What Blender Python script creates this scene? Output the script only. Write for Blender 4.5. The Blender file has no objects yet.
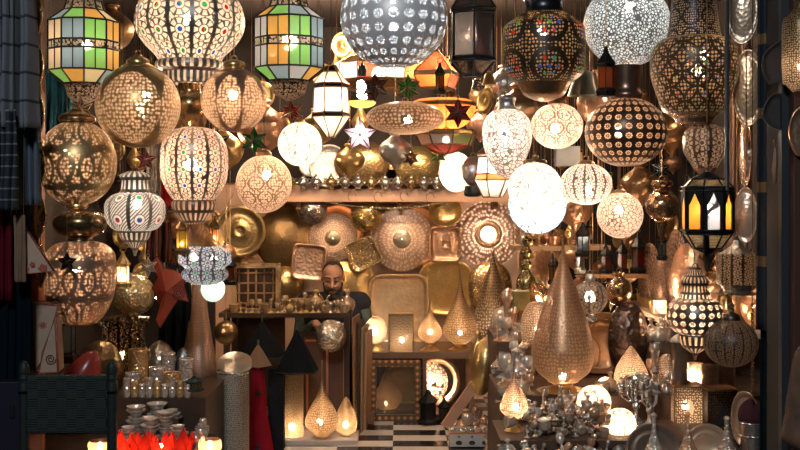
import bpy, bmesh, math, random
from mathutils import Vector, Matrix, Euler
random.seed(7)
PI = math.pi
SC = bpy.context.scene
COL = SC.collection
F, CZ = 1100.0, 1.6          # focal length in pixels of the 800x450 frame, eye height

def P(px, py, Y): return Vector(((px-400)*Y/F, Y, CZ-(py-200)*Y/F))
def S(px, Y): return px*Y/F
def lerp(a, b, t): return a+(b-a)*t

# ------------------------------------------------------------------ node helpers
class X:
    """a float socket with arithmetic that writes Math nodes"""
    def __init__(s, nt, sock): s.nt, s.k = nt, sock
    def _m(s, op, *a):
        n = s.nt.nodes.new('ShaderNodeMath'); n.operation = op
        for i, v in enumerate((s,)+a):
            if isinstance(v, X): s.nt.links.new(v.k, n.inputs[i])
            else: n.inputs[i].default_value = float(v)
        return X(s.nt, n.outputs[0])
    def __add__(s, o): return s._m('ADD', o)
    __radd__ = __add__
    def __sub__(s, o): return s._m('SUBTRACT', o)
    def __mul__(s, o): return s._m('MULTIPLY', o)
    __rmul__ = __mul__
    def __lt__(s, o): return s._m('LESS_THAN', o)
    def __gt__(s, o): return s._m('GREATER_THAN', o)
    def abs(s): return s._m('ABSOLUTE')
    def frac(s): return s._m('FRACT')
    def floor(s): return s._m('FLOOR')
    def sqrt(s): return s._m('SQRT')
    def cos(s): return s._m('COSINE')
    def mod(s, o): return s._m('FLOORED_MODULO', o)
    def mn(s, o): return s._m('MINIMUM', o)
    def mx(s, o): return s._m('MAXIMUM', o)
    def atan2(s, o): return s._m('ARCTAN2', o)
    def inv(s): return (s*-1.0)+1.0

def newmat(name):
    m = bpy.data.materials.new(name); m.use_nodes = True
    nt = m.node_tree; nt.nodes.clear()
    out = nt.nodes.new('ShaderNodeOutputMaterial')
    return m, nt, out
def node(nt, t, **kw):
    n = nt.nodes.new(t)
    for k, v in kw.items():
        if k in n.inputs: n.inputs[k].default_value = v
        else: setattr(n, k, v)
    return n
def c4(c): return (c[0], c[1], c[2], 1.0)
def tint(nt, col, amt, scale, coord='Object'):
    tc = node(nt, 'ShaderNodeTexCoord')
    nz = node(nt, 'ShaderNodeTexNoise', Scale=scale, Detail=4.0)
    nt.links.new(tc.outputs[coord], nz.inputs['Vector'])
    mx = node(nt, 'ShaderNodeMix', data_type='RGBA')
    mx.inputs[6].default_value = c4([c*(1-amt) for c in col])
    mx.inputs[7].default_value = c4([min(1, c*(1+amt)) for c in col])
    nt.links.new(nz.outputs['Fac'], mx.inputs[0])
    return mx.outputs[2]

_cache = {}
def metal(col, rough=.3, ham=0.0, hs=60, metallic=1.0, rings=0, amt=.3, nscale=14):
    key = ('metal', col, rough, ham, hs, metallic, rings, amt)
    if key in _cache: return _cache[key]
    m, nt, out = newmat('metal')
    b = node(nt, 'ShaderNodeBsdfPrincipled', Metallic=metallic*.9, Roughness=rough+.02)
    nt.links.new(tint(nt, col, amt, nscale), b.inputs['Base Color'])
    if ham:
        tc = node(nt, 'ShaderNodeTexCoord')
        vo = node(nt, 'ShaderNodeTexVoronoi', Scale=hs)
        nt.links.new(tc.outputs['Object'], vo.inputs['Vector'])
        h = X(nt, vo.outputs['Distance'])
        if rings:
            sp = node(nt, 'ShaderNodeSeparateXYZ'); nt.links.new(tc.outputs['Object'], sp.inputs[0])
            x, y = X(nt, sp.outputs[0]), X(nt, sp.outputs[2])
            r = (x*x+y*y).sqrt()
            h = h*.8+((r*rings).cos())*.5
        bp = node(nt, 'ShaderNodeBump', Strength=min(1, ham*1.8), Distance=.006)
        nt.links.new(h.k, bp.inputs['Height']); nt.links.new(bp.outputs[0], b.inputs['Normal'])
    nt.links.new(b.outputs[0], out.inputs[0])
    _cache[key] = m; return m

def pattern(nt, kind, n, t):
    """returns (hole mask, jewel mask or None); the pattern of the piercing lies in the sheet itself"""
    tc = node(nt, 'ShaderNodeTexCoord')
    sp = node(nt, 'ShaderNodeSeparateXYZ'); nt.links.new(tc.outputs['UV'], sp.inputs[0])
    u, v = X(nt, sp.outputs[0]), X(nt, sp.outputs[1])
    def vor(scale, feature='F1', rnd=.7):
        vo = node(nt, 'ShaderNodeTexVoronoi', feature=feature, Scale=scale, Randomness=rnd)
        nt.links.new(tc.outputs['Object'], vo.inputs['Vector'])
        return X(nt, vo.outputs['Distance'])
    def vor2(N, rnd=.3):
        cb = node(nt, 'ShaderNodeCombineXYZ'); nt.links.new((u*N).k, cb.inputs[0]); nt.links.new((v*N).k, cb.inputs[1])
        vo = node(nt, 'ShaderNodeTexVoronoi', voronoi_dimensions='2D', feature='F1', Scale=1.0, Randomness=rnd)
        nt.links.new(cb.outputs[0], vo.inputs['Vector']); return X(nt, vo.outputs['Distance'])
    def cell(nu, nv, off=0.0):
        y = v*nv
        x = u*nu
        if off: x = x+(y.floor().mod(2.0))*off
        return x.frac()-.5, y.frac()-.5
    if kind == 'dots': return vor2(round(n*.8), .5) < t*.72, None
    if kind == 'web': return vor(n*.72, 'DISTANCE_TO_EDGE', .9) > t, None
    dots = vor2(66, .6) < .36
    if kind in ('panel4', 'panel8'):
        q = 4.0 if kind == 'panel4' else 8.0
        x = ((u*q+.5).frac()-.5)*(1/.5); y = (v-.228)*(1/.158)
        fld = ((x*x)+(y*y)) < (1.0 if q == 4.0 else .92)
        return (vor2(round(n*.8), .5) < t*.8)*fld, None
    if kind == 'scales':
        x, y = cell(n, n*1.3, .5)
        d = (x.abs()+ (y*y*1.4)).abs()
        line = (d-.42).abs() < .055
        return (vor2(64, .5) < .46)*line.inv(), None
    if kind == 'circles':
        x = (u*n).frac()-.5
        y = v*n
        y = (y.mod(1.9))-.95
        L = None
        for k in (-1, 0, 1):
            d = (((x-k)*(x-k))+(y*y)).sqrt()
            a = (d-.86).abs()
            L = a if L is None else L.mn(a)
        line = (L < .085).mx(y.abs() > .86)
        return dots*line.inv(), None
    if kind == 'lobes':
        x, y = cell(n, n)
        r = (x*x+y*y).sqrt()
        th = y.atan2(x)
        ring = (r > .11)*(r < .2)
        pet = (r > .24)*(r < .44)*(((th*8.0).cos()) > -.55)
        corner = (r > .48)*(vor(60) < .6)
        return (ring.mx(pet).mx(corner))*((x.abs()) < .41), (r < .1)
    if kind == 'rosecol':
        x, y = cell(n, n*1.15)
        r = ((x*x)+(y*y)).sqrt()
        th = y.atan2(x)
        ring = (r > .15)*(r < .33)*(((th*8.0).cos()) > -.7)
        return ring.mx((r < .07))*((x.abs()) < .4), None
    if kind == 'diag':
        x, y = cell(n, n)
        st = ((u*n*6.0)+(v*n*6.0)).frac() < .5
        r = (x*x+y*y*1.0).sqrt()
        return ((st*(r > .26)).mx((r < .22)*(r > .12)))*((x.abs()) < .42), (r < .1)
    if kind == 'flower':
        x, y = cell(n, n)
        L = None
        for cx in (-.5, .5):
            for cy in (-.5, .5):
                a = ((((x-cx)*(x-cx))+((y-cy)*(y-cy))).sqrt()-.5).abs()
                L = a if L is None else L.mn(a)
        a = (((x*x)+(y*y)).sqrt()-.5).abs(); L = L.mn(a)
        line = L < .045
        fine = vor2(70, .2) < .36
        jr = ((x.abs()-.25)*(x.abs()-.25)+(y.abs()-.25)*(y.abs()-.25)).sqrt() < .04
        return fine*line.inv(), jr
    if kind == 'medal':
        x, y = cell(n, n)
        r = ((x*x)+(y*y)).sqrt()
        band = (r-.41).abs() < .055
        fine = vor2(70, .4) < .3
        th = y.atan2(x)
        jr = ((r-.22).abs() < .045)*(((th*6.0).cos()) > .6)
        return fine*band.inv(), jr.mx(r < .045)
    if kind == 'lace':
        x, y = cell(n, n, .5)
        r = ((x*x)+(y*y)).sqrt()
        th = y.atan2(x)
        d = (r-(((th*4.0).cos())*.1)-.3)
        return (d.abs() > .07)*(vor(75) < .6), None
    if kind == 'slots':
        x, y = cell(n, n*.5)
        return ((x.abs()) < .22)*((y.abs()) < .36), None
    return vor(n) < t, None

def pierced(col, kind='dots', n=70, t=.42, k=.4, hole=(1, .78, .6), rough=.36, jewel=False, metallic=.95, amt=.25):
    """sheet metal with an open fretwork, the openings backed by a thin pale liner of strength k"""
    key = ('p', col, kind, n, t, k, hole, rough, jewel)
    if key in _cache: return _cache[key]
    k = .36+.58*k
    col = tuple(c*.3 for c in col)
    rough = max(rough, .38)
    m, nt, out = newmat('pierced_metal')
    b = node(nt, 'ShaderNodeBsdfPrincipled', Metallic=metallic*.8, Roughness=rough)
    nt.links.new(tint(nt, col, amt, 9), b.inputs['Base Color'])
    mask, jw = pattern(nt, kind, n, t)
    bp = node(nt, 'ShaderNodeBump', Strength=.35, Distance=.003)
    nt.links.new(mask.inv().k, bp.inputs['Height']); nt.links.new(bp.outputs[0], b.inputs['Normal'])
    tr = node(nt, 'ShaderNodeBsdfTransparent')
    tl = node(nt, 'ShaderNodeBsdfTranslucent', Color=c4(hole))
    mh = node(nt, 'ShaderNodeMixShader', Fac=k)
    nt.links.new(tr.outputs[0], mh.inputs[1]); nt.links.new(tl.outputs[0], mh.inputs[2])
    ms = node(nt, 'ShaderNodeMixShader')
    nt.links.new(mask.k, ms.inputs[0]); nt.links.new(b.outputs[0], ms.inputs[1]); nt.links.new(mh.outputs[0], ms.inputs[2])
    last = ms
    if jewel and jw is not None:
        tc = node(nt, 'ShaderNodeTexCoord')
        vo = node(nt, 'ShaderNodeTexVoronoi', Scale=22.0); nt.links.new(tc.outputs['Object'], vo.inputs['Vector'])
        hs = node(nt, 'ShaderNodeSeparateColor'); nt.links.new(vo.outputs['Color'], hs.inputs[0])
        rp = node(nt, 'ShaderNodeValToRGB'); cr = rp.color_ramp; cr.interpolation = 'CONSTANT'
        cr.elements[0].color = (.8, .04, .03, 1); cr.elements[1].position = .35; cr.elements[1].color = (.05, .15, .8, 1)
        e = cr.elements.new(.68); e.color = (.05, .55, .15, 1)
        nt.links.new(hs.outputs[0], rp.inputs[0])
        g = node(nt, 'ShaderNodeBsdfTranslucent'); nt.links.new(rp.outputs[0], g.inputs[0])
        gg = node(nt, 'ShaderNodeBsdfPrincipled', Roughness=.1); nt.links.new(rp.outputs[0], gg.inputs['Base Color'])
        gm = node(nt, 'ShaderNodeMixShader', Fac=.4); nt.links.new(g.outputs[0], gm.inputs[1]); nt.links.new(gg.outputs[0], gm.inputs[2])
        m2 = node(nt, 'ShaderNodeMixShader'); nt.links.new(jw.k, m2.inputs[0])
        nt.links.new(ms.outputs[0], m2.inputs[1]); nt.links.new(gm.outputs[0], m2.inputs[2]); last = m2
    nt.links.new(last.outputs[0], out.inputs[0])
    _cache[key] = m; return m

def glass(col, clear=.35, gloss=.12):
    key = ('g', col, clear, gloss)
    if key in _cache: return _cache[key]
    m, nt, out = newmat('coloured_glass')
    tl = node(nt, 'ShaderNodeBsdfTranslucent', Color=c4(col))
    tr = node(nt, 'ShaderNodeBsdfTransparent', Color=c4([c**.5 for c in col]))
    a = node(nt, 'ShaderNodeMixShader', Fac=clear)
    nt.links.new(tl.outputs[0], a.inputs[1]); nt.links.new(tr.outputs[0], a.inputs[2])
    gl = node(nt, 'ShaderNodeBsdfGlossy', Roughness=.08)
    b = node(nt, 'ShaderNodeMixShader', Fac=gloss)
    nt.links.new(a.outputs[0], b.inputs[1]); nt.links.new(gl.outputs[0], b.inputs[2])
    nt.links.new(b.outputs[0], out.inputs[0])
    _cache[key] = m; return m

def matte(col, rough=.8, amt=.2, scale=10, spec=.3, bump=0, bs=80):
    key = ('mt', col, rough, amt, scale, bump)
    if key in _cache: return _cache[key]
    m, nt, out = newmat('matte')
    b = node(nt, 'ShaderNodeBsdfPrincipled', Roughness=rough)
    b.inputs['Specular IOR Level'].default_value = spec
    nt.links.new(tint(nt, col, amt, scale), b.inputs['Base Color'])
    if bump:
        tc = node(nt, 'ShaderNodeTexCoord'); nz = node(nt, 'ShaderNodeTexNoise', Scale=bs)
        nt.links.new(tc.outputs['Object'], nz.inputs['Vector'])
        bp = node(nt, 'ShaderNodeBump', Strength=bump, Distance=.01)
        nt.links.new(nz.outputs[0], bp.inputs['Height']); nt.links.new(bp.outputs[0], b.inputs['Normal'])
    nt.links.new(b.outputs[0], out.inputs[0])
    _cache[key] = m; return m

def cloth(col, trans=.25, amt=.2, scale=12):
    key = ('cl', col, trans)
    if key in _cache: return _cache[key]
    m, nt, out = newmat('cloth')
    c = tint(nt, col, amt, scale)
    d = node(nt, 'ShaderNodeBsdfDiffuse'); nt.links.new(c, d.inputs[0])
    t = node(nt, 'ShaderNodeBsdfTranslucent'); nt.links.new(c, t.inputs[0])
    ms = node(nt, 'ShaderNodeMixShader', Fac=trans)
    nt.links.new(d.outputs[0], ms.inputs[1]); nt.links.new(t.outputs[0], ms.inputs[2])
    nt.links.new(ms.outputs[0], out.inputs[0]); _cache[key] = m; return m

def striped(cola, colb, axis, freq, duty=.5, trans=.1):
    key = ('st', cola, colb, axis, freq, duty)
    if key in _cache: return _cache[key]
    m, nt, out = newmat('striped_cloth')
    tc = node(nt, 'ShaderNodeTexCoord'); sp = node(nt, 'ShaderNodeSeparateXYZ'); nt.links.new(tc.outputs['UV'], sp.inputs[0])
    f = (X(nt, sp.outputs[axis])*freq).frac() < duty
    mx = node(nt, 'ShaderNodeMix', data_type='RGBA'); mx.inputs[6].default_value = c4(cola); mx.inputs[7].default_value = c4(colb)
    nt.links.new(f.k, mx.inputs[0])
    d = node(nt, 'ShaderNodeBsdfDiffuse'); nt.links.new(mx.outputs[2], d.inputs[0])
    nt.links.new(d.outputs[0], out.inputs[0]); _cache[key] = m; return m

def emit(col, st):
    key = ('e', col, st)
    if key in _cache: return _cache[key]
    m, nt, out = newmat('bulb_glow')
    e = node(nt, 'ShaderNodeEmission', Color=c4(col), Strength=st)
    nt.links.new(e.outputs[0], out.inputs[0]); _cache[key] = m; return m

# ------------------------------------------------------------------ mesh helpers
class MB:
    def __init__(s): s.v, s.f, s.uv, s.sm = [], [], [], []
    def face(s, idx, uv=None, smooth=True): s.f.append(idx); s.uv.append(uv or [(0, 0)]*len(idx)); s.sm.append(smooth)
    def lathe(s, prof, seg=40, c=(0, 0, 0), lob=0, amp=0.0, smooth=True, rot=None, lo=0.0, sharp=False):
        """prof: list of (radius, z)"""
        b = len(s.v); n = len(prof)
        R = max(r for r, z in prof) or 1
        acc = [0]
        for i in range(1, n): acc.append(acc[-1]+math.hypot(prof[i][0]-prof[i-1][0], prof[i][1]-prof[i-1][1]))
        M = rot or Matrix.Identity(3)
        cv = Vector(c)
        for r, z in prof:
            for j in range(seg):
                a = 2*PI*j/seg+lo
                k = 1.0
                if lob: k = 1-amp+amp*abs(math.cos((a-lo)*lob/2+PI/2))**.7
                s.v.append(cv+M@Vector((r*k*math.cos(a), r*k*math.sin(a), z)))
        for i in range(n-1):
            for j in range(seg):
                k = (j+1) % seg
                u0, u1 = j/seg, (j+1)/seg
                v0, v1 = acc[i]/(2*PI*R), acc[i+1]/(2*PI*R)
                s.face([b+i*seg+j, b+(i+1)*seg+j, b+(i+1)*seg+k, b+i*seg+k], [(u0, v0), (u0, v1), (u1, v1), (u1, v0)], smooth)
        return s
    def cap(s, ring, smooth=False):
        s.face(ring, None, smooth)
    def box(s, a, b, rot=None, c=None):
        x0, y0, z0 = a; x1, y1, z1 = b
        k = len(s.v)
        cc = Vector(c) if c is not None else (Vector(a)+Vector(b))/2
        for x, y, z in ((x0, y0, z0), (x1, y0, z0), (x1, y1, z0), (x0, y1, z0), (x0, y0, z1), (x1, y0, z1), (x1, y1, z1), (x0, y1, z1)):
            p = Vector((x, y, z))
            if rot is not None: p = cc+rot@(p-cc)
            s.v.append(p)
        for q in ((3, 2, 1, 0), (4, 5, 6, 7), (0, 1, 5, 4), (1, 2, 6, 5), (2, 3, 7, 6), (3, 0, 4, 7)):
            s.face([k+i for i in q], [(0, 0), (1, 0), (1, 1), (0, 1)], False)
        return s
    def tube(s, pts, r, seg=8, closed=False):
        pts = [Vector(p) for p in pts]; n = len(pts); b = len(s.v)
        rr = r if isinstance(r, (list, tuple)) else [r]*n
        up = Vector((.13, .31, .94))
        for i, p in enumerate(pts):
            if closed: d = pts[(i+1) % n]-pts[i-1]
            else: d = pts[min(i+1, n-1)]-pts[max(i-1, 0)]
            d = d.normalized() if d.length > 1e-9 else Vector((0, 0, 1))
            a = d.cross(up)
            if a.length < 1e-3: a = d.cross(Vector((1, 0, 0)))
            a.normalize(); e = d.cross(a)
            for j in range(seg):
                t = 2*PI*j/seg
                s.v.append(p+(a*math.cos(t)+e*math.sin(t))*rr[i])
        m = n if closed else n-1
        for i in range(m):
            for j in range(seg):
                k = (j+1) % seg; i2 = (i+1) % n
                s.face([b+i*seg+j, b+i*seg+k, b+i2*seg+k, b+i2*seg+j], [(j/seg, i/n), ((j+1)/seg, i/n), ((j+1)/seg, (i+1)/n), (j/seg, (i+1)/n)])
        if not closed:
            s.face([b+j for j in range(seg)], None, False); s.face([b+(n-1)*seg+j for j in range(seg)], None, False)
        return s
    def poly(s, pts, smooth=False, uv=None):
        k = len(s.v); s.v += [Vector(p) for p in pts]; s.face(list(range(k, k+len(pts))), uv, smooth); return s
    def sphere(s, c, r, seg=16, rings=10, sc=(1, 1, 1), rot=None):
        pr = [(max(1e-4, r*math.sin(PI*i/rings)), r*math.cos(PI*i/rings)) for i in range(rings+1)]
        M = (rot or Matrix.Identity(3))@Matrix.Diagonal(sc)
        return s.lathe(pr, seg, c, rot=M)
    def prism(s, n, r0, z0, r1, z1, rot=0, faces=None, caps=False):
        for i in range(n):
            if faces is not None and i not in faces: continue
            a, b2 = 2*PI*i/n+rot, 2*PI*(i+1)/n+rot
            s.poly([(r0*math.cos(a), r0*math.sin(a), z0), (r0*math.cos(b2), r0*math.sin(b2), z0), (r1*math.cos(b2), r1*math.sin(b2), z1), (r1*math.cos(a), r1*math.sin(a), z1)], uv=[(0, 0), (1, 0), (1, 1), (0, 1)])
        return s
    def build(s, name, mat, parent=None, loc=None):
        me = bpy.data.meshes.new(name)
        me.from_pydata([tuple(p) for p in s.v], [], s.f)
        uvl = me.uv_layers.new(name='UVMap')
        i = 0
        for uv in s.uv:
            for q in uv: uvl.data[i].uv = q; i += 1
        me.polygons.foreach_set('use_smooth', s.sm)
        me.materials.append(mat)
        o = bpy.data.objects.new(name, me); COL.objects.link(o)
        if loc is not None: o.location = loc
        if parent is not None: o.parent = parent
        me.update()
        return o

def tag(o, label, cat, group=None, kind=None):
    o['label'] = label; o['category'] = cat
    if group: o['group'] = group
    if kind: o['kind'] = kind
    return o
def thing(name, label, cat, loc, group=None, rot=(0, 0, 0)):
    o = bpy.data.objects.new(name, None); COL.objects.link(o)
    o.empty_display_size = .05
    o.location = loc; o.rotation_euler = rot
    return tag(o, label, cat, group)
def struct(name, mb, mat):
    o = mb.build(name, mat); o['kind'] = 'structure'; return o

def smooth_prof(p, k=4):
    """Catmull-Rom through the profile points"""
    out = []
    n = len(p)
    for i in range(n-1):
        a, b, c, d = p[max(i-1, 0)], p[i], p[i+1], p[min(i+2, n-1)]
        for j in range(k):
            t = j/k
            q = []
            for e in (0, 1):
                q.append(.5*(2*b[e]+(c[e]-a[e])*t+(2*a[e]-5*b[e]+4*c[e]-d[e])*t*t+(3*b[e]-a[e]-3*c[e]+d[e])*t**3))
            out.append((max(q[0], .0), q[1]))
    out.append(p[-1]); return out
def G(cy, rx, ry, a0=14, a1=166, n=20):
    return [(rx*math.sin(math.radians(lerp(a0, a1, i/n))), cy-ry*math.cos(math.radians(lerp(a0, a1, i/n)))) for i in range(n+1)]

# ------------------------------------------------------------------ palette
BRASS = (.78, .52, .22); GOLD = (.85, .6, .25); COPPER = (.78, .45, .28); ROSE = (.8, .5, .36)
SILV = (.72, .7, .66); DARK = (.1, .08, .06); BRONZE = (.3, .18, .09); IRON = (.035, .035, .035); PALE = (.85, .72, .55)
mBrass = metal(BRASS, .26, .15, 40); mGold = metal(GOLD, .24, .25, 55); mCopper = metal(COPPER, .28, .2, 50); mSilver = metal(SILV, .2, .3, 60)
mDark = metal(DARK, .35); mBronze = metal(BRONZE, .3, .2, 40); mIron = metal(IRON, .45); mDullSilver = metal((.45, .43, .4), .35, .3, 50)
mBlack = matte((.012, .014, .016), .6)
WARM = (1, .7, .4); SOFT = (1, .7, .44); WHITE = (1, .87, .73); COOL = (.84, .93, 1)
# ------------------------------------------------------------------ builders
CEIL = 3.0
YB = 8.95
def chain_to(mb, x, z0, z1, r=.0022):
    mb.tube([(x, 0, z0), (x, 0, z1)], r, 6)
def ring(mb, z, r=.014, t=.003, c=(0, 0)):
    mb.tube([(c[0]+r*math.cos(a*PI/6), c[1], z+r*math.sin(a*PI/6)) for a in range(12)], t, 6, closed=True)

def bulb_part(root, px, ybot, Y, b):
    bx, by, r, col, st = b[:5]
    k = Y/F
    m = MB().sphere((0, 0, 0), r, 12, 8, (1, 1, 1.15))
    m.build('bulb', emit(col, st), root, ((bx-px)*k, 0, (ybot-by)*k))

def lamp(name, label, cat, px, Y, prof, mat, parts=(), bulb=None, top=None, group=None, seg=44, lob=0, amp=0.0, smooth=4, shade='shade', chain_r=.0022, ringr=.013):
    """a turned lamp; every profile is (radius, height) measured in the photo's pixels at the lamp's own distance"""
    k = Y/F
    ally = [y for r, y in prof]+[y for p in parts for r, y in p[1]]
    yb, yt = max(ally), min(ally)
    root = thing(name, label, cat, P(px, yb, Y), group)
    def mk(nm, pr, mt, lb=0, am=0.0, sm=4):
        pr = smooth_prof(pr, sm) if sm > 1 else pr
        MB().lathe([(max(r, .05)*k, (yb-y)*k) for r, y in pr], seg, lob=lb, amp=am).build(nm, mt, root)
    mk(shade, prof, mat, lob, amp, smooth)
    for p in parts: mk(p[0], p[1], p[2], p[3] if len(p) > 3 else 0, p[4] if len(p) > 4 else 0.0, p[5] if len(p) > 5 else 3)
    if bulb:
        for b in (bulb if isinstance(bulb, list) else [bulb]): bulb_part(root, px, yb, Y, b)
    if top is not None:
        zt = CEIL if top == 'C' else CZ-(top-200)*k
        z0 = (yb-yt)*k
        mb = MB(); ring(mb, z0+ringr*.6, ringr); chain_to(mb, 0, z0+ringr*1.4, zt-root.location.z, chain_r)
        mb.build('chain', mBronze, root)
    return root

def lantern(name, label, cat, px, Y, n, rings, panes, frame=mIron, fr=.0035, rot=0.0, bulb=None, top=None, group=None, parts=(), separate=False, caps=True):
    """a many sided lantern: rings of (radius, y), panes[i] = list of materials for the faces of band i or one material"""
    k = Y/F
    ally = [y for r, y in rings]+[y for p in parts for r, y in p[1]]
    yb, yt = max(ally), min(ally)
    root = thing(name, label, cat, P(px, yb, Y), group)
    fm = MB()
    R = [(r*k, (yb-y)*k) for r, y in rings]
    def pt(i, j): a = 2*PI*j/n+rot; return (R[i][0]*math.cos(a), R[i][0]*math.sin(a), R[i][1])
    for i in range(len(R)):
        if R[i][0] > .002: fm.tube([pt(i, j) for j in range(n)], fr, 6, closed=True)
    for i in range(len(R)-1):
        for j in range(n): fm.tube([pt(i, j), pt(i+1, j)], fr, 6)
    if caps:
        for i in (0, len(R)-1):
            if R[i][0] > .004: fm.poly([pt(i, j) for j in range(n)])
    fm.build('frame', frame, root)
    for i in range(len(R)-1):
        pm = panes[i]
        if pm is None: continue
        if isinstance(pm, (list, tuple)):
            for j in range(n):
                MB().prism(n, R[i][0]*.985, R[i][1], R[i+1][0]*.985, R[i+1][1], rot, faces=[j]).build('pane', pm[j % len(pm)], root)
        else:
            MB().prism(n, R[i][0]*.985, R[i][1], R[i+1][0]*.985, R[i+1][1], rot).build('panel' if pm in (mBrass, mIron, mBronze, mDark, mSilver, mCopper) else 'glass', pm, root)
    for p in parts:
        pr = smooth_prof(p[1], 3)
        MB().lathe([(max(r, .05)*k, (yb-y)*k) for r, y in pr], 24).build(p[0], p[2], root)
    if bulb: bulb_part(root, px, yb, Y, bulb)
    if top is not None:
        zt = CEIL if top == 'C' else CZ-(top-200)*k
        mb = MB(); ring(mb, (yb-yt)*k+.008); chain_to(mb, 0, (yb-yt)*k+.018, zt-root.location.z); mb.build('chain', mBronze, root)
    return root

def mini_lantern(label, px, y0, y1, w, Y, frame=mIron, gl=None, bulb=None, top=None, group=None, cat='lantern', n=6):
    h = y1-y0
    gl = gl or glass((.5, .25, .1), .3)
    r = w/2
    return lantern('small_lantern', label, cat, px, Y, n,
        [(r*.12, y0+h*.05), (r*.3, y0+h*.16), (r*.95, y0+h*.36), (r*.72, y0+h*.42), (r*.72, y0+h*.85), (r, y0+h*.9), (r*.9, y1)],
        [frame, frame, frame, gl, frame, frame], frame, .0022, .3, bulb, top, group,
        parts=[('finial', [(.1, y0), (r*.18, y0+h*.03), (r*.08, y0+h*.06)], frame)])

def star(label, px, py, r, Y, mat, frame=mIron, n=6, depth=.45, roll=0.0, top=None, bulb=None, group=None, inner=.5, cat='star lantern'):
    k = Y/F; R = r*k
    root = thing('star_lantern', label, cat, P(px, py, Y), group)
    g, fm = MB(), MB()
    tips = []
    for j in range(2*n):
        a = PI*j/n+PI/2+roll; q = R if j % 2 == 0 else R*inner
        tips.append(Vector((q*math.cos(a), 0, q*math.sin(a))))
    for s in (-1, 1):
        ap = Vector((0, s*R*depth, 0))
        for j in range(2*n):
            a, b = tips[j], tips[(j+1) % (2*n)]
            g.poly([ap, a, b])
            fm.tube([ap, a], R*.025+.0007, 5)
    fm.tube(tips, R*.03+.0007, 5, closed=True)
    g.build('glass', mat, root); fm.build('frame', frame, root)
    if bulb: bulb_part(root, px, py, Y, (px, py)+tuple(bulb))
    if top is not None:
        zt = CEIL if top == 'C' else CZ-(top-200)*k
        mb = MB(); tz = R; ring(mb, tz+.006, .007, .0015); chain_to(mb, 0, tz+.012, zt-root.location.z, .0016); mb.build('chain', mBronze, root)
    return root

def dish(name, label, cat, px, py, w, h, Y, mat, prof, expo=2.0, roll=0.0, tilt=0.0, yaw=0.0, group=None, extra=None, seg=56, nail=None):
    """a tray, plate or bowl standing on edge; prof = (scale, depth toward the viewer in metres)"""
    k = Y/F; a, b = w*k/2, h*k/2
    root_rot = Matrix.Rotation(yaw, 3, 'Z')@Matrix.Rotation(tilt, 3, 'X')@Matrix.Rotation(roll, 3, 'Y')
    m = MB(); n = len(prof)
    base = 0
    for s, d in prof:
        for j in range(seg):
            t = 2*PI*j/seg
            ct, st = math.cos(t), math.sin(t)
            q = (abs(ct)**expo+abs(st)**expo)**(-1/expo)
            m.v.append(root_rot@Vector((a*s*q*ct, -d, b*s*q*st)))
    for i in range(n-1):
        for j in range(seg):
            k2 = (j+1) % seg
            u0, u1 = j/seg, (j+1)/seg
            v0, v1 = prof[i][0]/(2*PI), prof[i+1][0]/(2*PI)
            m.face([i*seg+j, i*seg+k2, (i+1)*seg+k2, (i+1)*seg+j], [(u0, v0), (u1, v0), (u1, v1), (u0, v1)])
    o = m.build(name, mat, None, P(px, py, Y))
    tag(o, label, cat, group)
    if nail is None and Y > 8.6 and o.location.z > .7 and YB-Y > .015: nail = YB
    if nail:
        MB().tube([(0, 0, b*.5), (0, nail-Y, b*.5)], .004, 6).build('nail', mBronze, o)
    if extra:   # (part name, material, profile)
        for nm, mt, pr in extra:
            e = MB()
            for s, d in pr:
                for j in range(seg):
                    t = 2*PI*j/seg
                    e.v.append(root_rot@Vector((a*s*math.cos(t), -d, b*s*math.sin(t))))
            for i in range(len(pr)-1):
                for j in range(seg):
                    k2 = (j+1) % seg
                    e.face([i*seg+j, i*seg+k2, (i+1)*seg+k2, (i+1)*seg+j])
            e.build(nm, mt, o)
    return o
TRAY = [(.01, .004), (.18, .004), (.2, .012), (.24, .004), (.6, .002), (.8, .0), (.84, .012), (.93, .022), (1, .018), (1, .01), (.8, -.006), (.01, -.004)]
FLAT = [(.01, .0), (.3, .0), (.6, .0), (.84, .0), (.88, .01), (.98, .014), (1, .008), (.99, .0), (.8, -.008), (.01, -.008)]
BOWL = [(.01, .07), (.25, .066), (.5, .055), (.75, .037), (.92, .014), (1, .002), (1.0, -.002), (.9, .005), (.7, .03), (.4, .05), (.01, .06)]
PIER = [(.28, .03), (.4, .028), (.6, .022), (.8, .012), (.95, .001), (1, .0), (1, -.004), (.94, -.004)]

def turned(name, label, cat, loc, prof, mat, group=None, seg=20, sm=3, rot=(0, 0, 0), lob=0, amp=0.0):
    """a small turned object as one mesh; prof (radius, z) in metres"""
    pr = smooth_prof(prof, sm) if sm > 1 else prof
    o = MB().lathe([(max(r, .0004), z) for r, z in pr], seg, lob=lob, amp=amp).build(name, mat, None, loc)
    o.rotation_euler = rot
    return tag(o, label, cat, group)
def turnpx(name, label, cat, px, Y, prof, mat, **kw):
    k = Y/F; yb = max(y for r, y in prof)
    return turned(name, label, cat, P(px, yb, Y), [(r*k, (yb-y)*k) for r, y in reversed(prof)], mat, **kw)

def copyobj(o, loc, label=None, rot=None, scale=None):
    c = o.copy(); COL.objects.link(c); c.location = loc
    if label: c['label'] = label
    if rot is not None: c.rotation_euler = rot
    if scale is not None: c.scale = scale if isinstance(scale, (tuple, list)) else (scale,)*3
    for ch in list(o.children):
        d = ch.copy(); COL.objects.link(d); d.parent = c
    return c

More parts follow.
